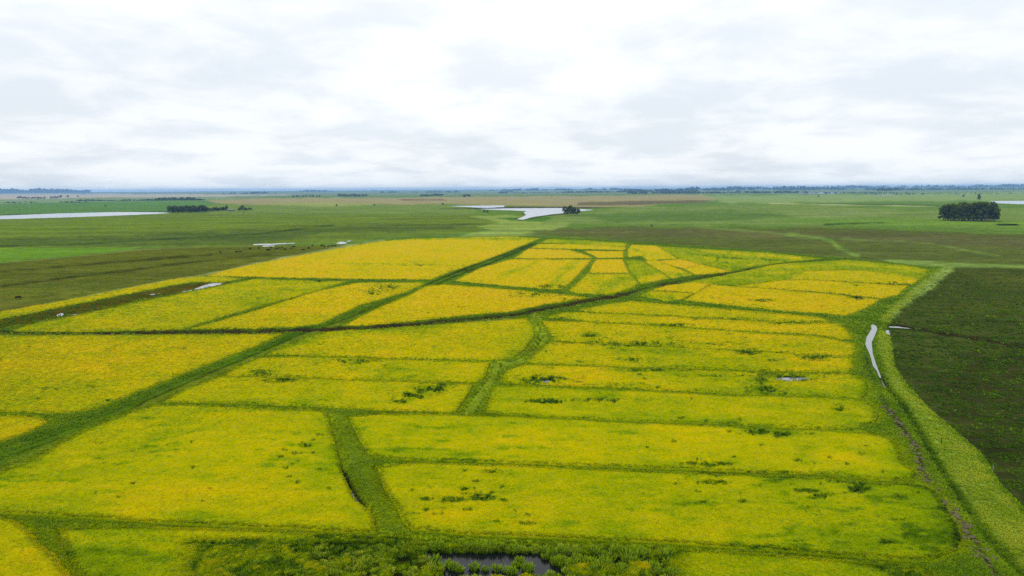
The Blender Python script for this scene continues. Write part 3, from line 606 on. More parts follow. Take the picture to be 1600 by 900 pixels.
def scatter(name, P, scl, tone, tree, parent=None, mat=None):
    n = len(P)
    rot = np.stack([RNG.normal(0, .12, n), RNG.normal(0, .12, n), RNG.random(n) * 6.283], -1)
    m_ = bpy.data.meshes.new(name); m_.vertices.add(n); m_.vertices.foreach_set('co', np.asarray(P, np.float32).ravel())
    for an, typ, arr in (('rot', 'FLOAT_VECTOR', rot), ('scl', 'FLOAT_VECTOR', scl), ('tone', 'FLOAT', tone)):
        at = m_.attributes.new(an, typ, 'POINT'); at.data.foreach_set('value' if typ == 'FLOAT' else 'vector', np.asarray(arr, np.float32).ravel())
    if mat: m_.materials.append(mat)
    o = obj(name, m_, parent); md = o.modifiers.new('scatter', 'NODES'); md.node_group = tree
    return o
def sample_px(poly, per):
    P = np.asarray(poly, float); lo = np.maximum(P.min(0), (-160, 0)); hi = np.minimum(P.max(0), (1760, 960))
    n = int((hi[0] - lo[0]) * (hi[1] - lo[1]) / per); X = lo[0] + RNG.random(n) * (hi[0] - lo[0]); Y = lo[1] + RNG.random(n) * (hi[1] - lo[1])
    k = pip(X, Y, P); return X[k], Y[k]

# ------------------------------------------------------------------ rice plots
def rice_tone(px, py, x, y, base, edge, g, seed):
    d = segdist(x, y, g, True)
    t_ = base + (fbm(x / 26.0, y / 46.0, seed, 3) - .5) * .27 + (fbm(x / 5.0, y / 9.0, seed + 3, 2) - .5) * .16
    t_ -= edge * .20 * np.exp(-d / (0.8 + 5 * vnoise(x / 25, y / 25, seed + 5) ** 2))
    for pts, wd_, am in STREAKS:
        q = np.array(pts, float); s_ = (px > q[:, 0].min() - 12) & (px < q[:, 0].max() + 12) & (py > q[:, 1].min() - 8) & (py < q[:, 1].max() + 8)
        if s_.any(): t_[s_] += am * np.exp(-(segdist(px[s_], py[s_], q) / wd_) ** 2) * (.4 + 1.1 * vnoise(px[s_] / 9, py[s_] / 4, 44))
    t_ -= .20 * np.exp(-segdist(x, y, CLG) / (3.5 + 4 * vnoise(x / 8, y / 8, 48))) * 2.2 * edge
    t_ -= .30 * hole(px, py)[1] * .8
    wd = sstep(fbm(x / 4.0, y / 1.8, seed + 8, 3), .63, .78); t_ -= .20 * wd * sstep(vnoise(x / 40, y / 40, seed + 12), .35, .8)
    t_ += (fbm(x / 14.0, y / 2.6, seed + 9, 3) - .5) * .17 + (fbm(x / 2.4, y / 1.2, seed + 10, 3) - .5) * .22
    t_ += .10 * sstep(fbm(x / 18.0, y / 12.0, seed + 11, 3), .58, .75)
    return np.clip(t_, 0.05, 1)
for i, (k_, (poly, tone, edge, label)) in enumerate(PLOTS.items()):
    V2, F = sheet(poly, 4, 2.0, 40 + i, 1.1 if max(q[1] for q in poly) > 520 else 0.5)
    px, py = V2[:, 0], V2[:, 1]; x, y = gxy(px, py)
    hk = hole(px, py)[0]
    z = 0.52 + (fbm(x / 4.0, y / 4.0, 60 + i, 2) - .5) * .28
    weedy = sstep(py, 838, 852) * (1 - sstep(px, 1040, 1100)) * sstep(px, 250, 320) if k_ == 'P5' else 0 * py
    z = z + weedy * (fbm(x / 1.6, y / 1.6, 77, 2) - .5) * 0.9
    ed_ = segdist(x, y, PG[k_], True); z = z * (.7 + .3 * sstep(ed_, 0, 1.0)); z = z * (1 - hk) - 0.25 * hk
    tn = rice_tone(px, py, x, y, tone, edge, PG[k_], 60 + i) - 0.1 * weedy
    V = np.stack([x, y, z], -1); F = orient(V, F)
    E = np.concatenate([F[:, [0, 1]], F[:, [1, 2]], F[:, [2, 0]]]); key = np.sort(E, 1); _, inv, cnt = np.unique(key, axis=0, return_inverse=True, return_counts=True)
    be = E[cnt[inv.ravel()] == 1]; n = len(V); ring = np.unique(be); mp_ = np.full(n, -1); mp_[ring] = n + np.arange(len(ring))
    V = np.concatenate([V, np.stack([x[ring], y[ring], np.full(len(ring), -0.1)], -1)])
    Fs = np.concatenate([np.stack([be[:, 0], mp_[be[:, 0]], mp_[be[:, 1]]], -1), np.stack([be[:, 0], mp_[be[:, 1]], be[:, 1]], -1)])
    tn2 = np.concatenate([tn, np.clip(tn[ring] - .12, .03, 1)])
    plot = obj('rice_plot', mesh_np('rice_plot', V, np.concatenate([F, Fs]), M['rice'], True, {'tone': ('FLOAT', tn2)}))
    tag(plot, label, 'rice field', 'rice plots of the banked field complex', 'stuff')
    # leaves standing up out of the canopy
    X, Y = sample_px(poly, 2.3)
    hk = hole(X, Y)[0]; kk = hk < 0.35; X, Y = X[kk], Y[kk]; x, y = gxy(X, Y); r = np.hypot(x, y)
    s = np.clip(r / 200.0, .62, 1.5) * (0.7 + .5 * RNG.random(len(X)))
    tn = rice_tone(X, Y, x, y, tone, edge, PG[k_], 60 + i) + RNG.normal(0, .11, len(X))
    zz = 0.37 + (fbm(x / 4.0, y / 4.0, 60 + i, 2) - .5) * .28
    sc = np.stack([s, s, np.minimum(s, 1.1)], -1)
    if k_ == 'P5':
        weedy = sstep(Y, 838, 852) * (1 - sstep(X, 1040, 1100)) * sstep(X, 250, 320)
        bl = fbm(x / 1.6, y / 1.6, 77, 2); zz = zz + weedy * (bl - .5) * .9; tn = tn - .1 * weedy + weedy * (bl - .5) * .6; sc[:, 2] *= 1 + weedy * .5
    lv = scatter('leaves', np.stack([x, y, zz], -1), sc, tn, GN_RICE, plot, M['rice_tuft']); lv['kind'] = 'stuff'

# weeds rimming and filling the holes
HX = []; HY = []
for (cx, cyy, rx, ry, s) in HOLES:
    n = int(rx * ry * 3.4); a = RNG.random(n) * 6.283; q = np.sqrt(RNG.random(n)) * 1.7
    HX.append(cx + np.cos(a) * q * rx); HY.append(cyy + np.sin(a) * q * ry)
HX = np.concatenate(HX); HY = np.concatenate(HY)
kk = in_plots(HX, HY) & (vnoise(HX / 7, HY / 3, 91) > .42)
POND = [p_ for n_, p_, _ in WATER if n_ == 'pond'][0]
kk &= ~pip(HX, HY, DITCH_GAP)
for _, p_, _ in WATER: kk &= ~pip(HX, HY, p_)
HX, HY = HX[kk], HY[kk]; hx, hy = gxy(HX, HY); s = np.clip(np.hypot(hx, hy) / 170, .7, 1.6)
o = scatter('weeds', np.stack([hx, hy, np.full(len(hx), .12)], -1), np.stack([s * 1.2, s * 1.2, np.minimum(s, 1.1) * 1.2], -1), .44 + RNG.normal(0, .14, len(hx)) + .2 * (vnoise(HX / 20, HY / 8, 93) - .5), GN_GRASS, None, M['grass_tuft'])
tag(o, 'dark green weeds growing in the bare holes of the rice', 'weeds', kind='stuff')

# grass on the banks, levees and tracks; tussocks on the pastures
def grass(name, X, Y, tone, size, label):
    x, y = gxy(X, Y); z = ground_h(x, y, X, Y)
    k = np.ones(len(X), bool)
    for (nm, p_, _), g in zip(WATER, WG):
        c_ = (X > min(q[0] for q in p_) - 30) & (X < max(q[0] for q in p_) + 30) & (Y > min(q[1] for q in p_) - 12) & (Y < max(q[1] for q in p_) + 12)
        if c_.any(): k[c_] &= sdpoly(x[c_], y[c_], g) > (.7 if nm == 'canal_water' else np.where(RNG.random(c_.sum()) < .12, -9, .25))
    x, y, z, tone, size = x[k], y[k], z[k], tone[k], size[k]
    o = scatter(name, np.stack([x, y, z - .04], -1), np.stack([size * 1.2, size * 1.2, size], -1), tone, GN_GRASS, None, M['grass_tuft'])
    tag(o, label, 'grass', kind='stuff')
X, Y = sample_px(COMPLEX, 2.6); k = ~in_plots(X, Y); X, Y = X[k], Y[k]; x, y = gxy(X, Y); r = np.hypot(x, y)
zc_ = zone_colours(X, Y) * EXPO; lumv = zc_ @ np.array([.3, .6, .1])
nd = plot_dist(x, y)
rut = np.full(len(X), 9.0)
for g in RG: rut = np.minimum(rut, segdist(x, y, g))
tone = np.clip(.22 + .08 * np.exp(-nd / 1.2) + 1.55 * np.sqrt(np.maximum(lumv, 0)) * .8 + (fbm(x / 4, y / 4, 12, 3) - .5) * np.where(rut < 3, .15, .42) + RNG.normal(0, .05, len(X)), .03, .95)
mud = np.minimum(segdist(X, Y, CANAL) / np.where(X < 960, 3.4, np.where(X < 1150, 2.2, .8)), np.minimum(segdist(X, Y, CLODS[3:]) / 4.5, segdist(X, Y, TDITCH) / 3.0))
rut = np.full(len(X), 9.0)
for g in RG: rut = np.minimum(rut, segdist(x, y, g))
keep = (RNG.random(len(X)) < np.clip(mud - .4, .04, 1)) & ((rut > .5) | (RNG.random(len(X)) < .6))
wet = pip(X, Y, WETSTRIP); tone = np.where(wet, tone * .75 + .05, tone); keep &= ~wet | (RNG.random(len(X)) < .35)
pr = keep & (RNG.random(len(X)) < sstep(2.3 - nd, 0, 1.5)) & (mud > 1.2)
lx, ly = x[pr], y[pr]; sl = np.clip(r[pr] / 200, .62, 1.5) * (.7 + .5 * RNG.random(pr.sum()))
o = scatter('levee_rice', np.stack([lx, ly, ground_h(lx, ly, X[pr], Y[pr]) - .05], -1), np.stack([sl, sl, np.minimum(sl, 1.1)], -1), .36 + .10 * np.exp(-nd[pr] / .6) + (fbm(lx / 20, ly / 20, 81, 2) - .5) * .2 + RNG.normal(0, .05, pr.sum()), GN_RICE, None, M['rice_tuft'])
tag(o, 'yellow-green rice seeded along the low levees between plots', 'rice', kind='stuff'); keep &= ~pr
short = np.where(rut < .6, .3, np.where(rut < 2.2, .6, 1.0))
grass('bank_grass', X[keep], Y[keep], tone[keep], (short * np.clip(r / 190, .6, 1.4) * (.5 + .7 * RNG.random(len(X))))[keep], 'rough green grass covering the levees, banks and tracks between the plots')
DARK = [(1480,418),(1600,421),(1760,426),(1760,960),(1640,830),(1600,800),(1564,761),(1532,709),(1489,672),(1451,640),(1421,607),(1397,575),(1392,535),(1385,512),(1400,490),(1440,455)]
X, Y = sample_px(DARK, 5.0); x, y = gxy(X, Y); r = np.hypot(x, y)
tone = .20 + (fbm(x / 7, y / 7, 15, 3) - .5) * .40 + RNG.normal(0, .07, len(X)) + .35 * (RNG.random(len(X)) < .03)
k = vnoise(x / 2.0, y / 2.0, 19) > .40; tone = tone + .17
grass('tussock_grass', X[k], Y[k], tone[k], (np.clip(r / 220, .5, 1.2) * (.5 + .6 * RNG.random(len(X))))[k], 'dark tussocky grass of the eastern pasture')

def pasture(name, poly, per, base, label, smax=1.5):
    X, Y = sample_px(poly, per); x, y = gxy(X, Y); k = ~pip(X, Y, COMPLEX) & (vnoise(x / 9, y / 9, 23) > .35); X, Y, x, y = X[k], Y[k], x[k], y[k]; r = np.hypot(x, y)
    zz_ = zone_colours(X, Y) * EXPO @ np.array([.3, .6, .1]); tn = .14 + 1.30 * np.sqrt(np.maximum(zz_, 0)) + (fbm(x / 16, y / 30, 25, 3) - .5) * .26 + RNG.normal(0, .05, len(X))
    grass(name, X, Y, tn, np.clip(r / 380, .5, smax * .7) * (.5 + .6 * RNG.random(len(X))), label)
pasture('pasture_tussock', [(-160,440),(0,411),(220,391),(545,384),(600,376),(475,398),(325,430),(0,489),(-160,520)], 6, .36, 'olive tussocks on the western cattle pasture')
pasture('pasture_tussock', [(820,366),(950,354),(1200,357),(1420,360),(1760,370),(1760,424),(1600,416),(1440,410),(1320,402),(1200,393),(985,378)], 6, .38, 'brownish tussocks on the turf behind the rice block')
pasture('pasture_tussock', [(-160,392),(0,386),(400,382),(540,378),(740,364),(770,345),(740,336),(260,336),(0,345),(-160,350)], 9, .46, 'green tufts on the wide pasture in front of the long lagoon', 2.2)
pasture('pasture_tussock', [(850,350),(900,338),(1200,325),(1470,335),(1760,335),(1760,370),(1420,360),(1200,357),(950,354)], 9, .50, 'green tufts on the open pasture around the eucalyptus grove', 2.2)
# ------------------------------------------------------------------ clods of dug earth along the eastern bank
rg = random.Random(5)
def clod_mesh(seed):
    r_ = random.Random(seed); bm = bmesh.new(); bmesh.ops.create_icosphere(bm, subdivisions=1, radius=.5)
    for v in bm.verts: v.co *= r_.uniform(.65, 1.25); v.co.z *= .6
    me = bpy.data.meshes.new('earth_clod'); bm.to_mesh(me); bm.free(); me.materials.append(M['clod']); return me
CM = [clod_mesh(k) for k in range(5)]
seg = np.array(CLODS[3:], float); Ls = np.hypot(*np.diff(CLG[3:], axis=0).T); cum = np.concatenate([[0], np.cumsum(Ls)])
for k in range(260):
    s = rg.random() * cum[-1]; j = min(int(np.searchsorted(cum, s) - 1), len(Ls) - 1); j = max(j, 0); f_ = (s - cum[j]) / Ls[j]
    q = CLG[3 + j] * (1 - f_) + CLG[4 + j] * f_; qx, qy = q[0] + rg.gauss(0, .5), q[1] + rg.gauss(0, .6)
    zq = float(ground_h(np.array([qx]), np.array([qy]))[0]); sc = rg.uniform(.25, .6) + .45 * rg.random() ** 4
    o = obj('earth_clod', CM[k % 5], None, (qx, qy, zq + .16 * sc)); o.scale = (sc * rg.uniform(.8, 1.4), sc, sc * rg.uniform(.7, 1.2)); o.rotation_euler = (rg.uniform(-.3, .3), rg.uniform(-.3, .3), rg.uniform(0, 6.28))
    tag(o, 'grey-brown earth clod in the dug line along the eastern grass bank', 'clod', 'earth clods along the eastern bank')

# ------------------------------------------------------------------ plant clumps standing in the pond
def clump_mesh(seed):
    r_ = random.Random(seed); V = []; F = []; tt = []
    for k in range(90):
        a = r_.uniform(0, 6.283); q = math.sqrt(r_.random()) * .42; x, y = q * math.cos(a), q * math.sin(a); h = r_.uniform(.5, 1.0) * (1.05 - .5 * (q / .42) ** 2)
        ln = r_.uniform(.1, .35); b_ = a + r_.uniform(-.7, .7); c_ = r_.uniform(0, 6.283); wx, wy = math.cos(c_) * .03, math.sin(c_) * .03; i0 = len(V)
        V += [(x - wx, y - wy, -.05), (x + wx, y + wy, -.05), (x + math.cos(b_) * ln * .4 + wx * 1.4, y + math.sin(b_) * ln * .4 + wy * 1.4, h * .65), (x + math.cos(b_) * ln * .4 - wx * 1.4, y + math.sin(b_) * ln * .4 - wy * 1.4, h * .65), (x + math.cos(b_) * ln, y + math.sin(b_) * ln, h)]
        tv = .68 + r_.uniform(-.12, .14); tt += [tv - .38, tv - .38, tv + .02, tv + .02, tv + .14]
        F += [(i0, i0 + 1, i0 + 2, i0 + 3), (i0 + 3, i0 + 2, i0 + 4)]
    return mesh_np('marsh_plant', np.array(V), F, M['clump'], True, {'tone': ('FLOAT', tt)})
m, t, b = new_mat('marsh_leaves'); M['clump'] = m
t.links.new(ramp(t, N(t, 'ShaderNodeAttribute', attribute_name='tone').outputs['Fac'], GRASS), b.inputs['Base Color']); leafy(t, b, .5)
KM = [clump_mesh(k) for k in range(5)]
lone = [(702,886,1.1),(709,890,1.2),(718,893,1.0),(741,890,1.2),(758,892,.8),(776,892,1.1),(792,894,1.0),(679,880,1.3),(685,893,1.4),(806,886,.9),(812,880,1.1),(824,892,1.4),(800,898,1.2),(852,873,.9),(868,882,1.0)]
def add_clump(qx, qy, s, label, group):
    x, y = gxy(qx, qy); o = obj('marsh_plant', KM[rg.randrange(5)], None, (float(x), float(y), 0.0)); o.scale = (s * 1.15, s * 1.15, s); o.rotation_euler = (0, 0, rg.uniform(0, 6.28)); tag(o, label, 'plant', group)
for (qx, qy, s) in lone: add_clump(qx, qy, s, 'lone rounded green plant clump standing in open dark pond water', 'clumps standing in the pond')
for k in range(85):
    if k < 45: qx = rg.uniform(670, 1050); qy = 858 + (qx - 670) * .033 + rg.gauss(0, 2.0); 
    else: qx = rg.uniform(860, 1050); qy = 866 + (qx - 860) * .05 + rg.uniform(0, 26)
    add_clump(qx, qy, rg.uniform(.8, 1.5), 'leafy green plant clump on the bank side rim of the dark pond' if k < 45 else 'leafy green plant clump crowding the narrow eastern arm of the pond', 'clumps on the bank side rim' if k < 45 else 'clumps in the eastern arm')

m, t, b = new_mat('marsh_weed_leaves'); f = math_n(t, 'ADD', N(t, 'ShaderNodeAttribute', attribute_name='tone').outputs['Fac'], N(t, 'ShaderNodeAttribute', attribute_name='tone', attribute_type='INSTANCER').outputs['Fac']); t.links.new(ramp(t, f, GRASS), b.inputs['Base Color']); leafy(t, b, .5)
wm = KM[0].copy(); wm.materials.clear(); wm.materials.append(m)
GN_WEED = scatter_tree('scatter_weeds', bpy.data.objects.new('weed_source', wm))
n_ = 4200; X = 250 + RNG.random(n_) * 820; Y = 846 + RNG.random(n_) * 75
k = (Y > 848 + (X - 640) * .028 * (X > 640)) & (vnoise(X / 16, Y / 6, 55) > .45) & ~pip(X, Y, POND) & (RNG.random(n_) < np.clip((X - 280) / 320, 0, 1)) & (RNG.random(n_) < np.clip((1090 - X) / 120, 0, 1)) & in_plots(X, Y); X, Y = X[k], Y[k]; x, y = gxy(X, Y); q = .32 + .6 * RNG.random(len(x)) ** 1.5
o = scatter('marsh_weeds', np.stack([x, y, np.full(len(x), .05)], -1), np.stack([q * 1.25, q * 1.25, q * .95], -1), .0 + (fbm(x / 5, y / 5, 58, 2) - .15) * .35 + RNG.normal(0, .06, len(x)), GN_WEED, None, m)
tag(o, 'lumpy bright green weeds spreading from the dark pond into the rice', 'weeds', kind='stuff')

# ------------------------------------------------------------------ trees
def tube(V, F, pts, rads, n=6):
    base = len(V); up = Vector((0, 0, 1))
    for k, (p_, r_) in enumerate(zip(pts, rads)):
        d = (Vector(pts[min(k + 1, len(pts) - 1)]) - Vector(pts[max(k - 1, 0)])).normalized()
        u = d.cross(Vector((1, .2, 0))).normalized(); v = d.cross(u)
        for j in range(n):
            a = 6.28318 * j / n; q = Vector(p_) + (u * math.cos(a) + v * math.sin(a)) * r_; V.append(tuple(q))
    for k in range(len(pts) - 1):
        for j in range(n): F.append((base + k * n + j, base + k * n + (j + 1) % n, base + (k + 1) * n + (j + 1) % n, base + (k + 1) * n + j))
    F.append(tuple(base + (len(pts) - 1) * n + j for j in range(n)))
def tree_meshes(seed, H, W, bare, nl, leaf, tint=0.0):
    """tapered trunk with limbs; crown of many leaf sprays gathered on the limbs"""
    r_ = random.Random(seed); V = []; F = []
    lean = (r_.uniform(-.04, .04) * H, r_.uniform(-.04, .04) * H)
    tp = [(lean[0] * q * q, lean[1] * q * q, q * H * .86 - (.15 if q == 0 else 0)) for q in (0, .15, .4, .7, 1)]
    R0 = H * .016 + .05; tube(V, F, tp, [R0 * 1.25, R0, R0 * .75, R0 * .5, R0 * .15])
    lobes = []
    nlimb = 11
    for k in range(nlimb):
        q = bare + (1 - bare) * (k + .3) / nlimb * .9; a = k * 2.4 + r_.uniform(-.5, .5)
        prof = math.sin(math.pi * min(1, .22 + .78 * (q - bare) / (1 - bare)) ** .8) ** .6
        L = W * .5 * prof * r_.uniform(.55, 1.0); z0 = q * H * .8; sx, sy = lean[0] * q * q, lean[1] * q * q
        e = (sx + math.cos(a) * L, sy + math.sin(a) * L, min(z0 + L * .55 + H * .05, H * .95)); mid = ((sx + e[0]) / 2, (sy + e[1]) / 2, z0 + (e[2] - z0) * .35)
        tube(V, F, [(sx, sy, z0), mid, e], [R0 * .4, R0 * .25, R0 * .08], 5)
        lobes.append((e, W * r_.uniform(.17, .27), r_.uniform(-.2, .25)))
    lobes.append(((tp[-1][0], tp[-1][1], H * .88), W * .22, .2))
    lobes.append(((lean[0] * .4, lean[1] * .4, H * (bare + .5 * (1 - bare))), W * .26, -.15))
    trunk = mesh_np('trunk', np.array(V), F, M['bark'], True)
    LV = []; LF = []; T = []
    for k in range(nl):
        (e, R, tt) = lobes[k % len(lobes)]
        d = Vector((r_.gauss(0, 1), r_.gauss(0, 1), r_.gauss(0, 1))).normalized() * R * (r_.random() ** .4)
        c_ = Vector(e) + Vector((d.x, d.y, d.z * .75)); c_.z = min(c_.z, H)
        u = Vector((r_.gauss(0, 1), r_.gauss(0, 1), r_.gauss(0, .6))).normalized(); v = u.cross(Vector((r_.gauss(0, 1), r_.gauss(0, 1), r_.gauss(0, 1)))).normalized(); s = leaf * r_.uniform(.5, 1.1)
        i0 = len(LV); LV += [tuple(c_ - u * s), tuple(c_ + v * s * .5), tuple(c_ + u * s), tuple(c_ - v * s * .5 - Vector((0, 0, s * .3)))]; LF.append((i0, i0 + 1, i0 + 2, i0 + 3))
        tv = .45 + tt * 1.5 + tint + r_.uniform(-.25, .3); T += [tv] * 4
    crown = mesh_np('crown', np.array(LV), LF, M['leaf'], False, {'tint': ('FLOAT', T)})
    return trunk, crown
EUC = [tree_meshes(100 + k, 25, 13, .02, 2200, .8, .12) for k in range(5)]
OAK = [tree_meshes(200 + k, 17, 13, .10, 2000, .75, .05) for k in range(4)]
SML = [tree_meshes(300 + k, 14, 13, .04, 700, 1.0, -.1) for k in range(4)]
def tree(name, px, py, protos, s, label, group=None, sx=1.0, xyz=None):
    p_ = xyz or ghit(px, py); root = empty(name, p_, rg.uniform(0, 6.28), 1); root.scale = (s * sx, s * sx, s)
    tr, cr = protos[rg.randrange(len(protos))]; obj('trunk', tr, root); obj('crown', cr, root); tag(root, label, 'tree', group); return root
# big eucalyptus grove
x0, y0, _ = ghit(1470, 344.6); x1, y1, _ = ghit(1556, 346.4); gdir = np.array([x1 - x0, y1 - y0]); GL = np.hypot(*gdir); gdir /= GL; gn = np.array([-gdir[1], gdir[0]])
for row in range(4):
    for k in range(13):
        u = (k + rg.uniform(.2, .8)) / 13 * GL; v = row * 7.5 + rg.uniform(-1.8, 1.8)
        if row == 3 and (k < 1 or k > 11): continue
        q = np.array([x0, y0]) + gdir * u + gn * v; ends = min(1, .80 + .25 * min(u, GL - u) / 12)
        front = row == 0
        tree('eucalyptus_tree', 0, 0, EUC, ends * (.80 + .34 * float(vnoise(np.array(u / 8.0), np.array(row * .35), 6))) * rg.uniform(.94, 1.06), 'tall dark eucalyptus at the front of the block-shaped grove' if front else 'tall dark eucalyptus standing inside the block-shaped grove', 'front trees of the eucalyptus grove' if front else 'inner trees of the eucalyptus grove', .95, (float(q[0]), float(q[1]), 0.0))
tree('lone_tree', 1529.5, 314.5, OAK, 1.35, 'lone dark tree rising beyond the block-shaped eucalyptus grove', None, .55)
# stand of five by the lagoon
for (px, py, s, sx, lb) in ((883, 337.2, .98, .72, 'narrow dark tree at the western end of the lagoonside stand'), (887.5, 336.6, .88, .7, 'slender tree second in the lagoonside stand'), (892.5, 337.4, 1.08, .95, 'tallest round-crowned tree of the lagoonside stand'), (897, 337, .9, .7, 'mid-sized tree right beside the tallest of the lagoonside stand'), (902.5, 336.6, .70, .95, 'low spreading tree at the eastern end of the lagoonside stand')):
    tree('shore_tree', px, py, OAK, s, lb, None, sx)
tree('shore_bush', 757, 332.2, SML, .38, 'low dark bush on the near lagoon shore, western of the pair', None, 1.2); tree('shore_bush', 762, 332.4, SML, .32, 'low dark bush on the near lagoon shore, eastern of the pair', None, 1.3)
# dark tree row by the farmhouse
for k in range(16):
    px = 268 + k * 3.65 + rg.uniform(-.8, .8); tree('windbreak_tree', px, 333.2 - (px - 265) * .018, SML, rg.uniform(.66, 1.0), 'dark bushy tree in the front row of the solid farmyard windbreak', 'front row of the solid windbreak')
for k in range(16):
    px = 266 + k * 3.65 + rg.uniform(-.8, .8); tree('windbreak_tree', px, 332.0 - (px - 265) * .018, SML, rg.uniform(.75, 1.1), 'dark bushy tree in the back row of the solid farmyard windbreak', 'back row of the solid windbreak')
for (px, py, s) in ((325, 331.2, .72), (328.5, 330.9, .62), (332, 330.8, .55), (335, 330.5, .70), (338, 330.5, .72), (341, 330.4, .6), (344, 330.3, .62), (347, 330.1, .68), (350, 330, .72), (353, 329.6, .62)):
    tree('yard_tree', px, py, SML, s, 'low rounded farmyard tree between windbreak and farmhouse', 'low farmyard trees')
tree('yard_tree', 354.5, 328.6, OAK, .74, 'tall narrow tree rising behind the farmhouse', None, .6)
tree('yard_tree', 379, 329.8, SML, .95, 'dome-crowned tree standing past the farmhouse', None, .9); tree('yard_tree', 374.5, 330, SML, .55, 'small bush on the house side of the dome-crowned tree', None, 1.3); tree('yard_tree', 385, 329.6, SML, .52, 'small bush on the far side of the dome-crowned tree', None, 1.3); tree('yard_tree', 390.5, 329.2, SML, .52, 'last bush at the open end of the farmyard row', None, 1.3)
# scattered small trees on the plain
for (px, py, s, lb) in ((165, 323, .42, 'single round bush on the green pasture behind the long lagoon'), (1018, 354.2, .20, 'single dark bush on the eastern pasture, brown turf behind it'), (526, 322.6, .45, 'small lone bush on the pale pasture beyond the cattle'), (585, 321.6, .4, 'tiny lone bush on the pale pasture, well beyond the cattle'), (692, 320.4, .5, 'small bush by the tip of the far lagoon arm'), (1279, 308.6, .7, 'tiny lone tree on the distant green eastern plain'), (1505, 308.2, .8, 'small spreading tree on the plain left of the lone tree behind the grove'), (122, 308.3, 1.0, 'last single tree of the far western line'), (106, 309, 1.3, 'taller of two separate trees in the far western line'), (95, 309.4, 1.4, 'tall separate tree next to the far western copse')):
    tree('lone_tree', px, py, SML, s, lb)
def belt(xa, xb, ya, yb, n, s, label, group, protos=SML):
    for k in range(n):
        f_ = (k + rg.uniform(.1, .9)) / n; tree('copse_tree', xa + (xb - xa) * f_, ya + (yb - ya) * f_ + rg.uniform(-.25, .25), protos, s * rg.uniform(.75, 1.15), label, group)
belt(26, 39, 310.6, 310.6, 5, 1.15, 'tree of the westernmost copse on the pale far field', 'trees of the westernmost copse')
belt(41, 70, 311, 310.8, 9, .95, 'tree of the long low copse on the pale far field', 'trees of the long low copse')
belt(79, 92, 310.2, 310, 5, 1.0, 'tree of the small far copse next to the separate trees', 'trees of the small far copse')
belt(243, 305, 313.6, 312.6, 22, 1.05, 'dark tree of the far belt behind the farmyard row', 'trees of the far belt behind the farmyard')
belt(656, 692, 307.6, 306.6, 13, 1.3, 'tree of the far wood rising to a tall end', 'trees of the far stepped wood'); belt(722, 735, 308.4, 308, 5, 1.2, 'tree of the short dark far copse above the lagoon', 'trees of the short far copse')
belt(529, 573, 308, 307.4, 15, 1.35, 'tree of the long dark wood at the edge of the tan plain', 'trees of the long dark wood'); belt(455, 500, 308.4, 308, 12, .95, 'tree of the low dark hedge-like wood on the tan plain', 'trees of the low far wood')
belt(1371, 1405, 299.2, 298.4, 16, 2.3, 'tree of the square dark blue plantation on the far eastern plain', 'trees of the far square plantation'); belt(1421, 1430, 297.6, 297.2, 4, 1.6, 'tree of the small copse next to the square plantation', 'trees of the copse by the plantation')

# woods on the skyline read as one mass
def wood(xa, xb, y, hpx, depth, label, dens=1.0, gap=0.0):
    V = []; F = []; T = []
    xc, yc, zc0 = ghit((xa + xb) / 2, y); r = math.hypot(xc, yc); mpp = r / FPX; n = int(max(10, (xb - xa) * 1.4 * dens))
    for k in range(n):
        px = xa + (xb - xa) * (k + rg.random()) / n
        if gap and vnoise(np.array(px / 9.0), np.array(y * 1.0), 3) < gap: continue
        ax = (px - 800) / FPX; q = np.array([xc, yc]); x = xc + (px - (xa + xb) / 2) * mpp; yv = yc + rg.uniform(0, depth); z0 = float(relief(np.array(x), np.array(yv)))
        h = hpx * (.7 + 1.1 * float(vnoise(np.array(px / 14.0), np.array(y * .7), 8))) * mpp * rg.uniform(.6, 1.15); wd = h * rg.uniform(.8, 1.6)
        for j in range(16):
            d = Vector((rg.gauss(0, .4) * wd, rg.gauss(0, .4) * wd, h * rg.uniform(.12, .95))); u = Vector((rg.gauss(0, 1), rg.gauss(0, 1), rg.gauss(0, 1))).normalized(); v = u.orthogonal().normalized(); s = h * rg.uniform(.2, .42)
            c_ = Vector((x, yv, z0)) + d; i0 = len(V); V += [tuple(c_ - u * s), tuple(c_ + v * s), tuple(c_ + u * s), tuple(c_ - v * s)]; F.append((i0, i0 + 1, i0 + 2, i0 + 3)); T += [.1 + rg.uniform(-.1, .2)] * 4
    o = obj('skyline_wood', mesh_np('skyline_wood', np.array(V), F, M['leaf'], False, {'tint': ('FLOAT', T)})); tag(o, label, 'wood', 'woods along the skyline', 'stuff')
wood(-200, 90, 301.6, 2.6, 300, 'long flat-topped plantation on the western skyline')
wood(470, 516, 299.6, 1.6, 200, 'thin flat-topped plantation on the skyline above the tan plain')
wood(330, 420, 303.0, 1.8, 500, 'scattered blue copses below the western skyline', .8, .45); wood(580, 800, 301.2, 1.6, 900, 'scattered blue copses on the plain behind the long dark wood', .5, .5)
wood(580, 612, 298.6, 1.2, 100, 'tiny flat copse on the skyline', 1); wood(765, 1010, 297.0, 1.8, 600, 'broken blue woodland along the central skyline', .9, .35); wood(780, 1000, 301.6, 1.5, 800, 'low dark tree line behind the tan central plain', .6, .3)
wood(985, 1090, 300.0, 2.4, 500, 'dark blue woodland east of the tan plain', 1.0, .2); wood(1000, 1260, 302.4, 2.0, 500, 'dark tree line closing the green eastern plain', .8, .35)
wood(1090, 1330, 297.6, 3.2, 900, 'dense blue forest band on the eastern plain', .9, .45); wood(1200, 1760, 293.6, 2.4, 1500, 'blue forested skyline in the east', .9, .45); wood(1400, 1760, 296.4, 1.8, 700, 'low blue scrub woods on the far eastern plain', .8, .35)
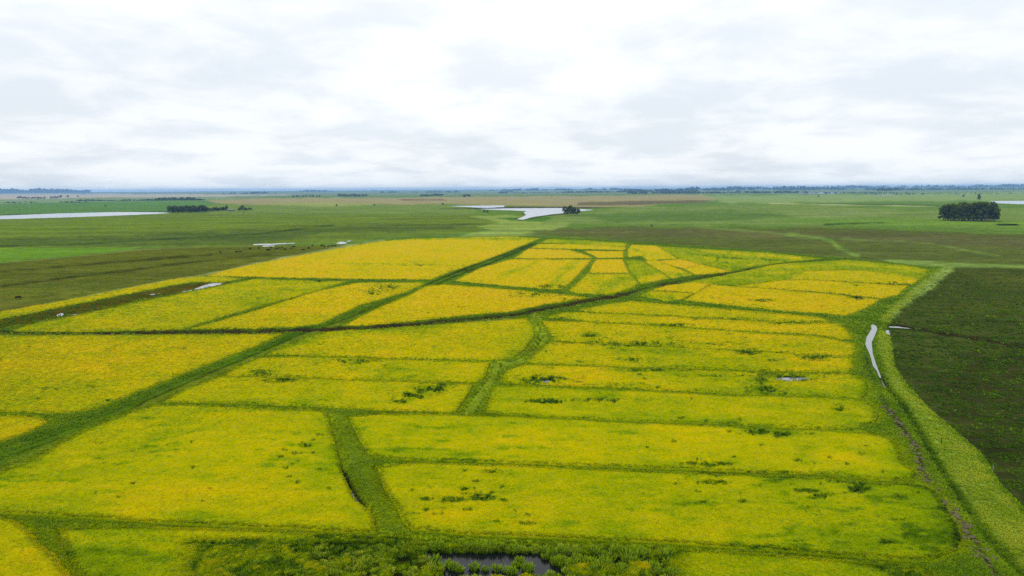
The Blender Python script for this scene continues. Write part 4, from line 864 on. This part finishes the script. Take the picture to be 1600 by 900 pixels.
wood(1300, 1420, 302.2, 1.2, 400, 'sparse scrub belt on the green eastern plain', .6, .4); wood(130, 300, 313.6, 1.1, 60, 'dark low hedge along the pale western field', 1.2, .1); wood(-100, 110, 317.2, .9, 60, 'broken scrub line behind the western green pasture', .5, .4)
wood(1400, 1600, 304.0, 1.0, 500, 'dotted scrub on the plain behind the grove', .45, .45)

# ------------------------------------------------------------------ farmhouse
hx, hy, hz = ghit(361, 329.8); house = empty('farmhouse', (hx, hy, 0), math.radians(4))
def box_mesh(name, x0, x1, y0, y1, z0, z1, mat):
    V = [(x, y, z) for z in (z0, z1) for y in (y0, y1) for x in (x0, x1)]
    return mesh_np(name, np.array(V), [(0, 2, 3, 1), (4, 5, 7, 6), (0, 1, 5, 4), (2, 6, 7, 3), (0, 4, 6, 2), (1, 3, 7, 5)], mat)
obj('wall', box_mesh('wall', -7, 7, -3.5, 3.5, -.1, 2.9, M['wall']), house)
rv = np.array([(-7.6, -4.2, 2.7), (7.6, -4.2, 2.7), (7.6, 4.2, 2.7), (-7.6, 4.2, 2.7), (-7.6, 0, 4.6), (7.6, 0, 4.6)])
obj('roof', mesh_np('roof', rv, [(0, 1, 5, 4), (2, 3, 4, 5), (0, 4, 3), (1, 2, 5), (0, 3, 2, 1)], M['roof']), house)
obj('door', box_mesh('door', -.5, .5, -3.56, -3.4, 0, 2.1, M['dark']), house)
for xx in (-4.8, -2.4, 2.6, 5.0): obj('window', box_mesh('window', xx - .6, xx + .6, -3.55, -3.4, .9, 2.0, M['dark']), house)
tag(house, 'small pale farmhouse with grey gable roof among the farmyard trees', 'house')

# ------------------------------------------------------------------ cattle
def cow_mesh(mat, head_down):
    hz_ = .45 if head_down else 1.35; hx_ = 1.45 if head_down else 1.55
    J = [((0, 0, 1.02), (.33, .36)), ((.55, 0, 1.02), (.31, .36)), ((.85, 0, 1.1), (.24, .28)), ((1.15, 0, 1.0 if head_down else 1.3), (.15, .17)), ((hx_ - .1, 0, hz_ + .12), (.13, .14)), ((hx_ + .15, 0, hz_ - .12), (.08, .08)),
         ((-.5, 0, 1.04), (.31, .35)), ((-.85, 0, 1.1), (.22, .24)), ((-.98, 0, .95), (.04, .04)), ((-1.0, 0, .5), (.03, .03))]
    Ed = [(0, 1), (1, 2), (2, 3), (3, 4), (4, 5), (0, 6), (6, 7), (7, 8), (8, 9)]
    for (at, xx, back) in ((1, .62, 0), (6, -.68, 1)):
        for sd in (-1, 1):
            i0 = len(J); J += [((xx, sd * .2, .72), (.13, .13)), ((xx + (.05 if back else -.02), sd * .2, .40), (.075, .075)), ((xx - (.04 if back else 0), sd * .2, .02), (.06, .06))]; Ed += [(at, i0), (i0, i0 + 1), (i0 + 1, i0 + 2)]
    for sd in (-1, 1): i0 = len(J); J.append(((hx_ - .18, sd * .24, hz_ + .22), (.04, .04))); Ed.append((4, i0))
    me = bpy.data.meshes.new('cow'); me.from_pydata([j[0] for j in J], Ed, []); me.update()
    o = bpy.data.objects.new('cow_skin', me); C.objects.link(o); md = o.modifiers.new('skin', 'SKIN')
    for k, j in enumerate(J): me.skin_vertices[0].data[k].radius = j[1]
    me.skin_vertices[0].data[0].use_root = True
    ss = o.modifiers.new('sub', 'SUBSURF'); ss.levels = 1; ss.render_levels = 1
    bpy.context.view_layer.update(); dg = bpy.context.evaluated_depsgraph_get(); res = bpy.data.meshes.new_from_object(o.evaluated_get(dg)); res.name = 'cow'
    bpy.data.objects.remove(o); res.materials.clear(); res.materials.append(mat)
    zmin = min(v.co.z for v in res.vertices)
    for v in res.vertices: v.co.z -= zmin + .015
    return res
COW = [cow_mesh(M['hide'], True), cow_mesh(M['hide'], False), cow_mesh(M['brown_hide'], True)]
HERD = 'small dark cow grazing with the herd between puddles and golden rice'
cows = [(404.5,389,HERD),(423.6,388,HERD),(421,392,HERD),(417,392,HERD),(431.5,390,HERD),(435.5,389,HERD),(440.5,388,HERD),(458.5,387,HERD),(460,386.8,HERD),(455,389.5,HERD),(482.5,388.7,HERD),(488,385.3,HERD),(502,385.2,HERD),(504.3,384.9,HERD),(507,386.4,HERD),(514,386,HERD),(518.7,385,HERD),(522.6,385.6,HERD),(445,391,HERD),(474,392,HERD),
 (344.6,396,'single dark cow well west of the herd on the olive pasture'),(369.4,395,'dark cow of the close pair west of the herd'),(375.8,395,'dark cow of the close pair west of the herd'),(390.7,389.8,'single dark cow just below the end of the long thin puddle'),(402,335.2,'tiny dark cow on the green pasture past the farmyard bushes'),(380.6,333.4,'tiny dark cow on the green pasture in front of the dome-crowned tree'),(278,335.6,'tiny dark cow in front of the solid windbreak'),(28,467.5,'lone dark cow standing on the olive pasture beside the yellow rice sliver')]
for (px, py, lb) in cows:
    x, y, z = ghit(px, py); ci = rg.randrange(3); o = obj('cow', COW[ci], None, (x, y, 0)); o.rotation_euler = (0, 0, rg.uniform(0, 6.28)); o.scale = (1.05,) * 3
    l2 = lb if lb != HERD else ('black cow, head lowered, in the herd between puddles and golden rice', 'black cow, head raised, in the herd between puddles and golden rice', 'dark brown cow in the herd between puddles and golden rice')[ci]
    tag(o, l2, 'cow', 'herd of cattle by the puddles' if lb == HERD else ('pair of cattle west of the herd' if 'pair' in lb else None))

# ------------------------------------------------------------------ fence posts on the pasture edge
for (px, py, lb) in ((1551, 739, 'pale wooden fence post at the edge of dark tussock pasture'), (1470, 699, 'thin dark fence post standing in light bank grass')):
    x, y = gxy(px, py); z = float(ground_h(np.array([x]), np.array([y]))[0]); V = []; F = []
    tube(V, F, [(0, 0, -.3), (0, 0, .6), (.02, 0, 1.25)], [.07, .065, .06], 7)
    o = obj('fence_post', mesh_np('fence_post', np.array(V), F, M['post'] if px > 1500 else M['dark'], True), None, (float(x), float(y), z)); tag(o, lb, 'post')

# ------------------------------------------------------------------ haze: pale air over the whole plain
hm = bpy.data.materials.new('pale_air'); hm.use_nodes = True; t = hm.node_tree; t.nodes.clear()
pv = N(t, 'ShaderNodeVolumePrincipled'); pv.inputs['Color'].default_value = (*HAZE_C, 1); pv.inputs['Density'].default_value = SIGMA; pv.inputs['Anisotropy'].default_value = 0.0
oo = N(t, 'ShaderNodeOutputMaterial'); t.links.new(pv.outputs[0], oo.inputs['Volume'])
top = max(float(gz.max()) + 45, CAM_H + 15)
haze = obj('haze', box_mesh('haze', -25500, 25500, -25500, 25500, -3.0, top, hm)); tag(haze, 'thin bluish haze lying over the plain', 'haze', kind='stuff')
